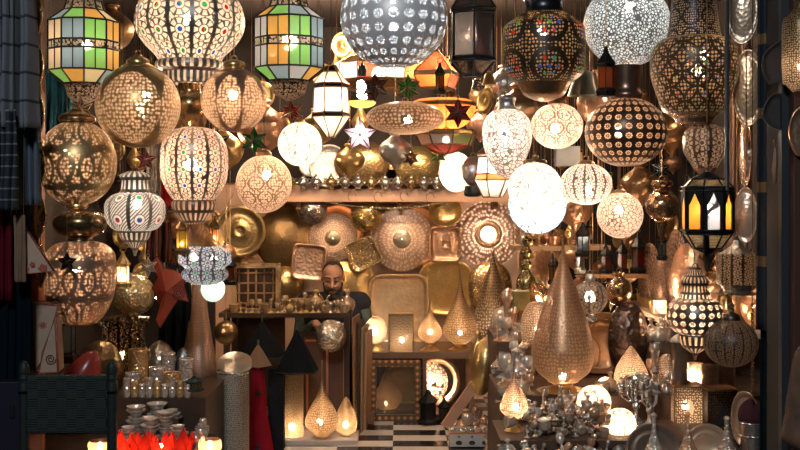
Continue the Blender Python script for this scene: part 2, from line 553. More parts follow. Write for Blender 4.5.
def boxthing(name, label, cat, px0, y0, px1, y1, Y, depth, mat, group=None, rot=None):
    k = Y/F
    w, h = (px1-px0)*k, (y1-y0)*k
    m = MB().box((-w/2, 0, 0), (w/2, depth, h))
    o = m.build(name, mat, None, P((px0+px1)/2, y1, Y))
    if rot: o.rotation_euler = rot
    bv = o.modifiers.new('bevel', 'BEVEL'); bv.width = .003; bv.segments = 2
    return tag(o, label, cat, group)

def drape(name, label, cat, px0, px1, y0, y1, Y, mat, folds=3, amp=.03, group=None, taper=0.0, seed=0, bottom=0.0, sway=0.0):
    """hanging cloth with folds, hung from a rail"""
    rnd = random.Random(seed)
    nx, nz = 40, 26
    k = Y/F; w, h = (px1-px0)*k, (y1-y0)*k
    m = MB(); ph = rnd.random()*6
    for i in range(nz+1):
        t = i/nz
        for j in range(nx+1):
            s = j/nx
            ww = w*(1-taper*t)
            x = (s-.5)*ww+sway*t*w+.02*w*math.sin(7*t+ph)
            y = amp*(.5+.5*t)*math.sin(2*PI*folds*s+ph+1.3*t)+amp*.4*math.sin(2*PI*folds*2.3*s+2*t)
            z = -h*t+ bottom*h*t*math.sin(3*s+ph)*.3
            m.v.append((x, y, z))
    for i in range(nz):
        for j in range(nx):
            a = i*(nx+1)+j
            m.face([a, a+1, a+nx+2, a+nx+1], [(j/nx, i/nz), ((j+1)/nx, i/nz), ((j+1)/nx, (i+1)/nz), (j/nx, (i+1)/nz)])
    o = m.build(name, mat, None, P((px0+px1)/2, y0, Y))
    sd = o.modifiers.new('thickness', 'SOLIDIFY'); sd.thickness = .004
    if y0 > 0:
        for s in (-.3, .3):
            c = MB(); c.tube([(s*w, 0, -.005), (s*w, 0, CEIL-o.location.z)], .0018, 6); c.build('cord', mBronze, o)
    return tag(o, label, cat, group)

def capsule(mb, p0, r0, p1, r1, seg=14):
    p0, p1 = Vector(p0), Vector(p1); d = p1-p0; L = d.length
    q = d.to_track_quat('Z', 'Y').to_matrix() if L > 1e-6 else Matrix.Identity(3)
    pr = [(r0*math.sin(a*PI/12), -r0*math.cos(a*PI/12)) for a in range(0, 7)]+[(r1*math.cos(a*PI/12), L+r1*math.sin(a*PI/12)) for a in range(0, 7)]
    pr = [(max(r, r0*.02), z) for r, z in pr]
    b = len(mb.v)
    mb.lathe(pr, seg, p0, rot=q)
    mb.face([b+j for j in range(seg)]); mb.face([b+(len(pr)-1)*seg+j for j in reversed(range(seg))])

def ellips(mb, c, sc, rot=None, seg=20):
    b = len(mb.v); R = 14
    mb.sphere(c, 1.0, seg, R, sc, rot)
    mb.face([b+j for j in range(seg)]); mb.face([b+R*seg+j for j in reversed(range(seg))])

def melt(name, mb, voxel, mat, parent, smooth=4, noise=0.0, nsize=.08):
    """joins overlapping volumes into one continuous skin"""
    o = mb.build(name, mat)
    r = o.modifiers.new('r', 'REMESH'); r.mode = 'VOXEL'; r.voxel_size = voxel; r.use_smooth_shade = True
    s = o.modifiers.new('s', 'SMOOTH'); s.iterations = smooth; s.factor = .5
    if noise:
        t = bpy.data.textures.new('folds', 'CLOUDS'); t.noise_scale = nsize
        d = o.modifiers.new('d', 'DISPLACE'); d.texture = t; d.strength = noise; d.mid_level = .5
    dg = bpy.context.evaluated_depsgraph_get()
    me = bpy.data.meshes.new_from_object(o.evaluated_get(dg))
    o.modifiers.clear(); o.data = me
    if not me.materials: me.materials.append(mat)
    for p in me.polygons: p.use_smooth = True
    o.parent = parent
    return o
# ------------------------------------------------------------------ the setting
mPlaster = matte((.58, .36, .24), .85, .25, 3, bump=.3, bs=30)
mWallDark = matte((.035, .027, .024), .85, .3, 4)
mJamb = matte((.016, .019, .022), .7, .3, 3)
mWood = matte((.22, .11, .05), .55, .35, 9)
mDarkWood = matte((.05, .028, .016), .5, .3, 9)
mOrangeWood = matte((.5, .16, .07), .5, .3, 9)

def floor_mat():
    m, nt, out = newmat('checker_tiles')
    tc = node(nt, 'ShaderNodeTexCoord'); sp = node(nt, 'ShaderNodeSeparateXYZ'); nt.links.new(tc.outputs['Object'], sp.inputs[0])
    x = (X(nt, sp.outputs[0])*(1/.36)+.13).floor(); y = (X(nt, sp.outputs[1])*(1/.17)).floor()
    ck = (x+y).mod(2.0)
    mx = node(nt, 'ShaderNodeMix', data_type='RGBA'); mx.inputs[6].default_value = (.025, .018, .015, 1); mx.inputs[7].default_value = (.72, .64, .54, 1)
    nt.links.new(ck.k, mx.inputs[0])
    b = node(nt, 'ShaderNodeBsdfPrincipled', Roughness=.22); nt.links.new(mx.outputs[2], b.inputs[0]); nt.links.new(b.outputs[0], out.inputs[0])
    return m
XL, XR, YB, YF = -2.25, 2.25, 8.95, 4.62
struct('floor', MB().box((XL-.2, 4.5, -.1), (XR+.2, YB+.1, 0)), floor_mat())
struct('ground', MB().box((-6, -2, -.12), (6, 4.5, -.02)), matte((.06, .06, .065), .8, .3, 5))
struct('wall_back', MB().box((XL-.1, YB, 0), (XR+.1, YB+.1, 3.1)), mPlaster)
mShadePanel = matte((.024, .018, .016), .8, .3, 5)  # added near-black panels: gloom above and beside the plaster, put into the colour
struct('shade_panel_top', MB().box((XL, YB-.03, 1.74), (XR, YB, 3.0)), mShadePanel)
struct('shade_panel_left', MB().box((XL, YB-.03, 0), (-1.5, YB, 1.74)), mShadePanel)
struct('shade_panel_right', MB().box((1.0, YB-.03, 0), (XR, YB, 1.74)), mShadePanel)
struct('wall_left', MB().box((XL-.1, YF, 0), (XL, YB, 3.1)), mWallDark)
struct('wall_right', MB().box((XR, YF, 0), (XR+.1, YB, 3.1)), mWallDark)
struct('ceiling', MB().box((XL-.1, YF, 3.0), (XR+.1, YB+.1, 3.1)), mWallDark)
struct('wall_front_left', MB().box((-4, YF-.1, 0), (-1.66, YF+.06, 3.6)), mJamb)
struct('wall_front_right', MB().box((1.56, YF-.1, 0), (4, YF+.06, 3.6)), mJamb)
struct('trim_1', MB().box((1.555, YF-.14, 0), (1.64, YF-.1, 3.2)), matte((.02, .03, .036), .5, .3, 4))

# beam shelf on the back wall
YS = 8.6
k = YS/F
zs = CZ-(189-200)*k
sh = thing('wall_shelf', 'long pinkish plaster shelf on the back wall carrying the row of small teapots', 'shelf', (0, YS+.15, zs))
MB().box((-1.02, -.15, -.1), (.95, .2, 0)).build('board', mPlaster, sh)
for x in (-.8, 0, .75): MB().box((x-.02, -.1, -.16), (x+.02, .2, -.1)).build('bracket', mWood, sh)

# low shelf unit below the trays
YU = 8.05
ku = YU/F
zt = CZ-(352-200)*ku
ux0, ux1 = S(366-400, YU), S(474-400, YU)
u = thing('low_cabinet', 'low open wooden cabinet with two bays below the square gold tray', 'cabinet', ((ux0+ux1)/2, YU, 0))
w2 = (ux1-ux0)/2
mCab = matte((.17, .1, .055), .5, .3, 8)
MB().box((-w2-.02, -.02, zt-.045), (w2+.02, .6, zt)).build('top_board', mCab, u)
for x in (-w2, .02, w2-.03): MB().box((x, 0, .0), (x+.03, .58, zt-.045)).build('side_panel', mCab, u)
MB().box((-w2, .56, 0), (w2, .58, zt-.045)).build('back_panel', mDarkWood, u)
MB().box((-w2, 0, 0), (w2, .58, .03)).build('plinth', mDarkWood, u)

# counter
YC = 7.6
kc = YC/F
zc = CZ-(313-200)*kc
cx0, cx1 = S(222-400, YC), S(351-400, YC)
ct = thing('shop_counter', 'dark open shop counter with brass trinkets on top in front of the seated man', 'counter', ((cx0+cx1)/2, YC, 0))
w2 = (cx1-cx0)/2
MB().box((-w2-.02, -.02, zc-.03), (w2, .42, zc)).build('counter_top', mDarkWood, ct)
for x in (-w2+.01, w2-.05):
    for y in (.0, .36): MB().box((x, y, 0), (x+.04, y+.04, zc-.03)).build('leg', mDarkWood, ct)
MB().box((-w2+.02, .38, .1), (-.05, .4, zc-.03)).build('back_panel', mDarkWood, ct)

# stepped stand on the right, bench on the left, wall shelves
st = thing('stepped_stand', 'dark wooden stepped stand under the silver heap on the right', 'stand', (1.2, 5.0, 0))
def step(x0, x1, y0, y1, z): MB().box((x0-1.2, y0-5, 0), (x1-1.2, y1-5, z)).build('step', matte((.09, .05, .03), .6, .4, 12), st)
ZA, ZB, ZCc = .5, .62, .8
step(.46, 1.62, 4.8, 5.03, .36)
step(.46, 2.05, 5.03, 5.5, ZA)
step(.5, 2.1, 5.5, 6.2, ZB)
step(.55, 2.1, 6.2, 6.9, ZCc)
bn = thing('display_bench', 'dark wooden two level bench behind the woven chair', 'bench', (-1.4, 5.5, 0))
ZL1, ZL2 = .42, .6
def lstep(x0, x1, y0, y1, z): MB().box((x0+1.4, y0-5.5, 0), (x1+1.4, y1-5.5, z)).build('step', mDarkWood, bn)
lstep(-1.85, -.92, 5.0, 5.55, ZL1); lstep(-1.95, -.98, 5.55, 6.5, ZL2)
# right wall shelf whose edge runs toward the viewer
rs = thing('side_shelf', 'pale edged shelf running along the right wall above the black tray', 'shelf', (1.85, 6.6, .905))
MB().box((-.32, -.85, -.03), (.4, 1.0, 0)).build('board', matte((.5, .36, .27), .5, .2, 6), rs)
for y in (-.6, .7): MB().box((.34, y, -.2), (.4, y+.03, -.03)).build('bracket', mWood, rs)
us = thing('hanging_shelf', 'plain plank shelf with dark little lanterns under the copper globe at right', 'shelf', (1.75, 7.25, 1.12))
MB().box((-.52, -.15, -.025), (.5, .15, 0)).build('board', mWood, us)
for x in (-.48, .44): MB().tube([(x, 0, 0), (x, 0, CEIL-1.12)], .004, 6).build('rod', mBronze, us)
us2 = thing('hanging_shelf', 'tan plank shelf below the bluish lit disc, strewn with small brass pieces', 'shelf', (1.08, 7.35, 1.3))
MB().box((-.34, -.15, -.03), (.3, .15, 0)).build('board', matte((.42, .27, .16), .6, .3, 8), us2)
for x in (-.31, .27): MB().tube([(x, 0, 0), (x, 0, CEIL-1.3)], .004, 6).build('rod', mBronze, us2)
pl = thing('low_platform', 'low pale board on the floor under the three glowing table lamps', 'platform', (S(295-400, 7.3), 7.3, 0))
MB().box((-.48, -.14, 0), (.42, .2, .035)).build('board', matte((.6, .5, .42), .5, .2, 9), pl)

# ------------------------------------------------------------------ front row, left
fB = pierced(BRASS, 'dots', 74, .43, .4)
stain = dict(cream=glass((.95, .72, .45), .12), blue=glass((.35, .47, .58), .12), green=glass((.35, .78, .22), .12), orange=glass((.95, .5, .13), .12), lav=glass((.62, .58, .66), .12))
fret = pierced((.12, .09, .05), 'lace', 22, .5, .3)
def stained(label, px, y0, dx, Y, order, hot):
    c = [stain[o] for o in order]
    # eight sides; the four facing the viewer are given by order
    def faces(shift=0):
        return [c[(j-5+shift) % 4] for j in range(10)]
    dx = dx+PI/10
    r = lantern('stained_glass_lantern', label, 'lantern', px, Y, 10,
        [(17, y0+0), (20, y0+11), (36, y0+23), (36, y0+43), (36, y0+51), (36, y0+72), (20, y0+84)],
        [fret, faces(1), faces(), fret, faces(), faces(2)], mIron, .0045, dx, bulb=(hot[0], hot[1], .022, (1, .93, .75), 40), top='C',
        parts=[('crown', [(5, y0-18), (10, y0-14), (13, y0-8), (16, y0)], fret), ('pendant_cup', [(20, y0+84), (18, y0+88), (16, y0+96), (9, y0+101), (2, y0+104)], fret), ('ring', [(5, y0-22), (6, y0-20), (4, y0-18)], mBronze)])
    # slim uprights that halve each pane
    k = Y/F; m = MB()
    for j in range(10):
        a, b = 2*PI*j/10+dx, 2*PI*(j+1)/10+dx
        x, y = (math.cos(a)+math.cos(b))/2*36*k, (math.sin(a)+math.sin(b))/2*36*k
        m.tube([(x, y, (104-72)*k), (x, y, (104-23)*k)], .003, 6)
    m.build('mullion', mIron, r)
    return r
stained('stained glass lantern with cream, blue, green and orange panes at the top left', 84, 0, .28, 5.3, ['cream', 'blue', 'green', 'orange'], (87, 45))
stained('stained glass lantern with grey, amber, green and blue panes, right of the big bulbous lamp', 289, -3, .1, 5.25, ['lav', 'orange', 'green', 'blue'], (293, 43))

star('openwork wire star between the top left stained lantern and a globe', 81, 110, 13, 5.15, glass((.3, .25, .2), .8), mBronze, 6, .5, top=100)
lamp('pendant_globe', 'brass pierced globe with shiny collar, below right of the left stained lantern', 'hanging lamp', 138, 5.0, G(106, 42, 42, 16, 176), pierced((1.5, .95, .42), 'panel4', 84, .46, .5),
     [('cap', [(4, 55), (6, 57), (11, 60), (12, 64), (16, 66), (17, 70)], mBrass)], (146, 96, .02, SOFT, 75), 'C')
lamp('pendant_globe', 'large brass globe with a band of engraved circles, upper left above another globe', 'hanging lamp', 77, 5.0, G(163, 39, 43, 18, 168), pierced((1.4, .9, .4), 'circles', 12, .4, .42),
     [('cap', [(5, 109), (8, 112), (17, 116), (18, 121), (13, 123)], mBronze), ('base_ring', [(10, 203), (11, 207), (8, 209)], mBrass)], (67, 152, .02, SOFT, 75), 110)
lamp('pendant_globe', 'copper globe with engraved circles and a dark bulbous neck, below the large brass globe', 'hanging lamp', 80, 5.02,
     [(12, 241), (24, 244), (33, 252), (35, 262), (35, 280), (34, 292), (31, 302), (26, 312), (18, 322), (10, 325)], pierced((1.3, .78, .52), 'circles', 12, .4, .42, hole=(1, .7, .48)),
     [('neck', [(6, 211), (20, 213), (26, 218), (27, 225), (22, 233), (12, 238), (13, 242)], metal((.2, .13, .06), .25))], (76, 268, .019, SOFT, 85), None)
lamp('pendant_lamp', 'big bulbous ribbed lamp with glowing filigree and a brass neck, top left', 'hanging lamp', 190, 5.3,
     [(8, -22), (26, -18), (46, -4), (54, 14), (54, 30), (46, 44), (36, 54), (31, 61)], pierced(SILV, 'lobes', 14, .4, .5, jewel=True, hole=(1, .9, .82)),
     [('lower_tier', [(31, 61), (34, 63), (34, 69), (27, 71), (26, 82), (20, 84)], pierced(SILV, 'slots', 26, .4, .5, hole=(1, .9, .82))),
      ('neck', [(12, 84), (11, 92), (15, 98), (17, 106), (13, 116), (8, 122), (3, 126)], metal((.32, .2, .09), .25))],
     (189, 20, .026, SOFT, 120), 'C', lob=14, amp=.06)
lamp('pendant_lamp', 'rosy ribbed lamp with flower rosettes and a fluted cup, hanging under a dark brass neck', 'hanging lamp', 194, 5.3,
     [(8, 127), (22, 131), (32, 144), (34, 160), (33, 178), (26, 193), (20, 200)], pierced((.72, .55, .45), 'lobes', 13, .4, .5, jewel=True, hole=(1, .8, .72)),
     [('cup', [(20, 200), (22, 203), (21, 210), (14, 220), (8, 224)], pierced((.72, .55, .45), 'slots', 22, .4, .5, hole=(1, .75, .58))), ('finial', [(6, 224), (3, 230), (1, 238)], mCopper)],
     (188, 164, .022, SOFT, 95), None, lob=13, amp=.05)
lamp('pendant_lamp', 'pale lantern shaped lamp with striped panels and sunflower bosses, left of the rosy ribbed lamp', 'hanging lamp', 135, 5.0,
     [(15, 193), (22, 195), (29, 202), (30, 210), (29, 219), (23, 228), (16, 231)], pierced((.68, .6, .48), 'diag', 8, .4, .5, jewel=True, hole=(1, .92, .82)),
     [('crown', [(7, 171), (14, 175), (15, 178), (13, 181), (14, 190), (16, 193)], pierced((.68, .6, .48), 'slots', 16, .4, .5, hole=(1, .92, .82))),
      ('cup', [(16, 231), (14, 238), (8, 244), (3, 250), (1, 256)], pierced((.68, .6, .48), 'slots', 18, .4, .45, hole=(1, .85, .65)))],
     (137, 204, .02, WHITE, 48), 'C', lob=8, amp=.06)
lamp('pendant_globe', 'coppery pierced globe with dark leaf shaped ribs, left of the second stained lantern', 'hanging lamp', 234, 5.1, G(100, 33, 32, 18, 176), pierced((1.5, .85, .5), 'panel8', 80, .5, .5, hole=(1, .76, .56)),
     [('cap', [(4, 60), (10, 62), (11, 66), (9, 68), (12, 71)], mBrass)], (233, 95, .02, SOFT, 75), 'C')
lamp('pendant_globe', 'warm peach globe with engraved arabesques hanging under the green star', 'hanging lamp', 264, 5.5, G(184, 28, 29, 14, 172), pierced((.85, .55, .38), 'scales', 9, .4, .5, hole=(1, .74, .58)),
     [('cap', [(3, 150), (7, 152), (8, 156)], mCopper)], (267, 175, .021, SOFT, 80), 'C')
lamp('pendant_globe', 'small brilliant white pierced globe under the red star', 'hanging lamp', 300, 5.9, G(144, 22, 22, 14, 176), pierced((.8, .7, .5), 'web', 70, .07, .85, hole=(1, .9, .74)),
     [('cap', [(2, 119), (5, 121), (6, 124)], mBrass)], (300, 144, .026, WHITE, 45), 'C')

def globe_star(*a, **kw): return star(*a, **kw)
star('dark teal star lantern hanging left of the green one', 217, 143, 15, 5.35, glass((.04, .1, .12), .3), mBronze, 6, top=118)
star('green glass star lantern hanging above the peach globe', 254, 141, 14, 5.25, glass((.03, .28, .06), .25), mIron, 6, top=100)
star('red glass star lantern above the brilliant white globe', 291, 112, 12, 5.3, glass((.45, .03, .06), .25), mBronze, 6, top=103)
star('brown glass star lantern right of the white bulb, above the flat ellipsoid lamp', 375, 87, 15, 5.6, glass((.16, .07, .05), .3), mIron, 6, top=70)
star('green glass star lantern above the right end of the ellipsoid lamp', 408, 88, 14, 5.7, glass((.03, .25, .08), .35), mBronze, 6, top=64)
star('multicoloured bright star lantern below the white bulb', 360, 135, 18, 6.2, glass((.8, .55, .7), .3), mIron, 5, top='C', bulb=(.016, WHITE, 60))
star('maroon star lantern in front of the glowing orange shade', 458, 113, 15, 5.9, glass((.22, .02, .05), .25), mIron, 6, top='C')
star('small dark star lantern in front of the gold dome on the upper shelf', 411, 158, 9, 6.4, glass((.1, .07, .03), .4), mBronze, 6, top='C')
star('small green star lantern right of the little dark star', 438, 156, 9, 6.4, glass((.1, .4, .15), .4), mBronze, 6, top='C')
star('small multicoloured star behind the brass pierced globe', 146, 160, 11, 5.6, glass((.3, .1, .15), .4), mBronze, 5, top='C')
star('blue star hanging in front of the copper circle globe', 67, 262, 10, 4.76, glass((.06, .08, .16), .25), mIron, 5, top=206)
star('clear glass star above the dull red leather star', 148, 267, 10, 5.2, glass((.6, .5, .4), .5), mDullSilver, 6, top=250)
star('black wire star under the dark ribbed globe at right', 661, 170, 11, 5.5, glass((.05, .05, .06), .4), mIron, 6, top='C')

# ------------------------------------------------------------------ upper middle
lantern('glass_lantern', 'bright white six sided glass lantern between the stained lantern and the bulb', 'lantern', 331, 5.8, 6,
    [(5, 66), (9, 72), (18, 84), (17, 88), (18, 113), (19, 117), (4, 137)], [mIron, glass((1, .85, .65), .3), mIron, glass((1, .9, .75), .35), mIron, glass((1, .85, .65), .3)], mBronze, .004, .2, (331, 103, .024, WHITE, 75), 'C')
lamp('pendant_pumpkin_lamp', 'very large silvery ribbed pumpkin lamp with columns of pierced flowers, top centre', 'hanging lamp', 394, 4.9,
     G(18, 54, 50, 12, 172), pierced((2.3, 2.15, 2.1), 'rosecol', 22, .4, .6, hole=(.9, .95, 1), metallic=.3, rough=.45), [('cap', [(6, -40), (12, -36), (14, -31)], mSilver)],
     (393, 6, .02, COOL, 90), 'C', lob=22, amp=.03)
ell = lamp('pendant_ellipsoid_lamp', 'flat spindle shaped brass lamp pierced with dots, below the large pumpkin lamp', 'hanging lamp', 405, 5.4,
     G(118, 39, 16.5, 2, 178), pierced((.75, .42, .26), 'dots', 72, .47, .35, hole=(1, .72, .52)), [], (408, 120, .019, SOFT, 75), 'C')
lantern('glass_lantern', 'dark unlit six sided lantern with smoky panes right of the large pumpkin lamp', 'lantern', 473, 5.35, 6,
    [(8, -14), (14, -6), (25, 10), (23, 14), (23, 58), (25, 62), (10, 76)], [mIron, glass((.2, .17, .17), .15, .3), mIron, glass((.2, .18, .2), .1, .35), mIron, glass((.14, .12, .11), .15, .3)], mIron, .006, .52, None, 'C')
lamp('pendant_urn_lamp', 'large dark urn lamp pierced with jewelled medallions, top right of centre', 'hanging lamp', 544, 4.95,
     [(24, 14), (31, 20), (38, 25), (41, 32), (41, 66), (39, 73), (34, 78), (27, 83)], pierced((.1, .08, .06), 'medal', 6, .4, .35, jewel=True, hole=(1, .68, .36)),
     [('neck', [(26, -22), (24, -6), (19, 2), (19, 10), (24, 15)], metal((.05, .05, .055), .3)), ('crown', [(14, -30), (26, -26), (26, -22)], pierced((.1, .08, .06), 'dots', 80, .42, .3)), ('base', [(27, 83), (24, 88), (20, 95), (12, 99), (3, 102)], mBronze)],
     (542, 32, .019, SOFT, 55), 'C')
lamp('pendant_egg_lamp', 'bright silver egg shaped lamp with fine piercing, below the jewelled urn', 'hanging lamp', 507, 5.2,
     [(9, 109), (17, 113), (23, 122), (25, 135), (23, 148), (17, 163), (9, 174), (3, 178)], pierced((.78, .66, .58), 'web', 72, .1, .6, hole=(1, .85, .76)),
     [('cap', [(4, 95), (9, 98), (8, 104), (10, 110)], mDullSilver)], (504, 134, .022, WHITE, 65), 'C')
lamp('pendant_globe', 'small peach globe with a fish scale pattern right of the egg lamp', 'hanging lamp', 557, 5.45, G(126, 26, 23, 16, 174), pierced((.75, .48, .34), 'scales', 9, .4, .6, hole=(1, .7, .5)),
     [('cap', [(4, 98), (9, 100), (9, 104)], mBronze)], (555, 129, .021, WHITE, 90), 'C')
lamp('pendant_globe', 'brilliant white globe below the egg lamp', 'hanging lamp', 535, 5.0, G(188, 27, 26, 14, 176), pierced((.85, .72, .5), 'web', 62, .055, .9, hole=(1, .9, .76)),
     [('cap', [(4, 159), (11, 160), (12, 163)], mBronze)], (535, 188, .03, WHITE, 36), 'C')
lamp('pendant_pumpkin_lamp', 'small glowing pumpkin lamp with dark ribs beside the brilliant white globe', 'hanging lamp', 586, 5.35, G(184, 26, 21, 18, 172), pierced((.4, .25, .18), 'lobes', 14, .4, .65, jewel=True, hole=(1, .74, .6)),
     [('cap', [(4, 160), (8, 162), (9, 165)], mBronze)], (588, 190, .021, WHITE, 70), 'C', lob=14, amp=.05)
lamp('pendant_globe', 'large cool silver globe with maze like piercing, upper right', 'hanging lamp', 627, 5.2, G(25, 43, 42, 14, 174), pierced((.4, .4, .4), 'web', 98, .15, .75, hole=(.78, .92, 1), rough=.4),
     [('cap', [(6, -24), (11, -20), (13, -16)], mDullSilver)], (630, 7, .022, WHITE, 120), 'C')
lamp('pendant_pumpkin_lamp', 'dark copper ribbed globe with columns of ring shaped holes, below the cool silver globe', 'hanging lamp', 626, 5.0,
     G(132, 41, 35, 20, 168), pierced((.35, .22, .15), 'rosecol', 24, .4, .6, hole=(1, .66, .46)), [('neck', [(16, 66), (15, 76), (14, 88), (17, 95), (15, 100)], metal((.22, .13, .09), .3))],
     (619, 132, .019, SOFT, 80), 66, lob=20, amp=.03)
lamp('pendant_urn_lamp', 'large urn lamp pierced with a jewelled star flower pattern, far upper right', 'hanging lamp', 694, 5.08,
     [(27, 38), (36, 42), (42, 52), (43, 64), (42, 78), (37, 94), (32, 108), (26, 114)], pierced((.2, .15, .1), 'flower', 9, .4, .45, jewel=True, hole=(1, .72, .46)),
     [('neck', [(19, -12), (22, 0), (24, 20), (26, 34), (27, 38)], pierced((.06, .06, .07), 'medal', 8, .4, .2)), ('base', [(26, 114), (20, 118), (16, 124), (8, 127)], metal((.3, .22, .16), .25))],
     (704, 55, .018, SOFT, 62), 'C')
lamp('pendant_lamp', 'small unlit silver lamp with round bosses under the flower urn', 'hanging lamp', 705, 5.12,
     [(9, 124), (19, 130), (22, 140), (21, 152), (14, 164), (12, 168)], pierced((.32, .29, .28), 'lobes', 8, .4, .2), [('finial', [(12, 168), (9, 172), (4, 177), (1, 184)], metal((.5, .36, .28), .25)), ('cap', [(4, 118), (8, 121), (9, 125)], mDullSilver)], None, 122, lob=8, amp=.05)
lamp('pendant_globe', 'pink pierced globe with a hot white bulb spot, right of the small pumpkin lamp', 'hanging lamp', 620, 5.2, G(215, 23, 23, 14, 176), pierced((.72, .42, .3), 'web', 74, .09, .55, hole=(1, .68, .5)),
     [('cap', [(3, 189), (6, 191), (6, 194)], mCopper)], (619, 210, .018, WHITE, 65), 'C')
lamp('pendant_vase', 'unlit brass vase shaped pendant with a pointed drop, right of the pink globe', 'hanging lamp', 662, 5.45,
     [(9, 180), (11, 184), (8, 190), (15, 198), (17, 206), (13, 216), (6, 221), (5, 226), (3, 234), (1, 244)], metal((.4, .24, .13), .2, .2, 50), [], None, 'C', shade='body')
ye = [glass((1, .5, .08), .1), glass((.95, .93, 1), .25), glass((1, .5, .08), .1), mIron, mIron, mIron, glass((1, .5, .08), .1), mIron]
lam = lantern('moorish_lantern', 'dark lantern with amber and white arched windows and a domed top, right side', 'lantern', 707, 4.8, 8,
    [(17, 179), (25, 187), (26, 191), (26, 230), (24, 234), (14, 248), (6, 251)], [pierced((.1, .08, .05), 'slots', 16, .4, .4, hole=(1, .75, .4)), mIron, None, mIron, pierced((.1, .08, .05), 'slots', 18, .4, .4, hole=(1, .75, .4)), mIron],
    mIron, .004, PI/8, (709, 210, .02, WHITE, 45), 'C', parts=[('cap', [(5, 172), (10, 175), (16, 179)], mIron), ('drop', [(6, 251), (8, 256), (5, 262), (1, 272)], mBronze)])
kk = 4.8/F
for j in range(8):     # arched windows: dark plates with a gothic opening, coloured pane behind
    a = PI/8+2*PI*(j+.5)/8; ap = 26*kk*math.cos(PI/8); hw = 26*kk*math.sin(PI/8)
    c, s = math.cos(a), math.sin(a)
    def L(x, z, d=0.0): return ((ap-d)*c-x*s, (ap-d)*s+x*c, (272-z)*kk)
    q = hw*.62
    op = [(-q, 229), (q, 229), (q, 205), (q*.62, 201), (0, 193), (-q*.62, 201), (-q, 205)]
    out = [(-hw, 230), (hw, 230), (hw, 205), (hw, 191), (0, 191), (-hw, 191), (-hw, 205)]
    m = MB()
    for i in range(7): m.poly([L(*out[i]), L(*out[(i+1) % 7]), L(*op[(i+1) % 7]), L(*op[i])])
    m.build('window_plate', mIron, lam)
    MB().poly([L(x, z, .004) for x, z in op]).build('pane', glass((.92, .93, 1), .3) if j == 5 else glass((1, .42, .05), .1), lam)
lamp('pendant_pumpkin_lamp', 'bright ribbed lamp with rows of studded rosettes and a fluted collar, lower right', 'hanging lamp', 695, 5.05,
     [(16, 298), (24, 302), (28, 312), (27, 322), (21, 331), (15, 334)], pierced((.7, .55, .48), 'rosecol', 18, .4, .7, hole=(1, .82, .7)),
     [('collar', [(6, 268), (9, 274), (14, 280), (13, 287), (16, 298)], pierced((.3, .25, .22), 'slots', 22, .4, .25)), ('cup', [(15, 334), (16, 337), (13, 346), (7, 351), (3, 354), (1, 360)], pierced((.5, .38, .32), 'slots', 16, .4, .5, hole=(1, .78, .6)))],
     (695, 312, .02, SOFT, 75), 253, lob=18, amp=.05)
lamp('pendant_pumpkin_lamp', 'unlit dark silver pumpkin lamp at the right edge of the display', 'hanging lamp', 731, 4.9, G(343, 27, 24, 18, 170), pierced((.3, .27, .25), 'lobes', 18, .4, .25),
     [('cap', [(2, 308), (3, 312), (8, 315), (9, 320)], mDark)], None, 'C', lob=18, amp=.04)
# ------------------------------------------------------------------ middle, lit pieces around the back
lantern('glass_lantern', 'white lit six sided lantern with an orange sill, left of the brilliant white globe', 'lantern', 493, 6.0, 6,
    [(4, 142), (16, 154), (15, 157), (17, 174), (19, 180), (10, 197)], [mBronze, glass((1, .9, .78), .3), glass((1, .92, .85), .3), glass((1, .35, .1), .2), glass((1, .9, .8), .25)], mBronze, .004, .1, (493, 170, .02, WHITE, 65), 'C')
lamp('pendant_globe', 'white lit globe half hidden behind a dull silver ball, above the teapots', 'hanging lamp', 456, 6.6, G(172, 17, 20, 12, 172), pierced((.8, .7, .55), 'web', 62, .05, .9, hole=(1, .9, .7)), [], (456, 172, .026, WHITE, 45), 'C')
lamp('pendant_globe', 'dull silver ball in front of the lit globe over the teapots', 'hanging lamp', 473, 6.2, G(171, 11, 15, 12, 172), mDullSilver, [('finial', [(8, 186), (9, 195), (4, 197)], mIron)], None, 'C')
dish('glass_disc_lamp', 'bluish white lit pierced disc below the brilliant white globe', 'hanging lamp', 538, 205, 57, 58, 6.1, pierced((.7, .7, .72), 'web', 60, .05, .85, hole=(.78, .9, 1)), [(.01, .05), (.3, .045), (.6, .03), (.85, .012), (1, 0)], tilt=.1)
o = bpy.data.objects['glass_disc_lamp']
bb = MB().sphere((0, .06, 0), .04, 12, 8); bb.build('bulb', emit(COOL, 34), o)
lt = MB(); lt.lathe([(.02, .0), (.08, .05), (.162, .11)], 32, (0, .125, 0), rot=Matrix.Rotation(PI/2, 3, 'X')); lt.build('reflector', mSilver, o)
mb = MB(); mb.tube([(0, .06, .1), (0, .06, CEIL-o.location.z)], .003, 6); mb.build('chain', mBronze, o)

# fluorescent bulb with its yellow dish
root = thing('hanging_bulb', 'bare white spiral bulb over a pale yellow bowl, upper middle', 'bulb', P(362, 108, 6.5))
kb = 6.5/F
sp = MB().tube([(.022*math.cos(a*.7), .022*math.sin(a*.7), .06+.0028*a) for a in range(36)], .009, 8); sp.build('bulb', emit(WHITE, 45), root)
MB().lathe(smooth_prof([(.004, .0), (.045, .004), (.078, .022), (.082, .038), (.075, .036), (.04, .012), (.004, .008)]), 32).build('bowl', glass((.95, .9, .45), .05), root)
m = MB(); m.lathe([(.022, .19), (.028, .22), (.02, .25), (.004, .26)], 16); m.tube([(0, 0, .25), (0, 0, CEIL-root.location.z)], .003, 6); m.build('lamp_holder', mIron, root)

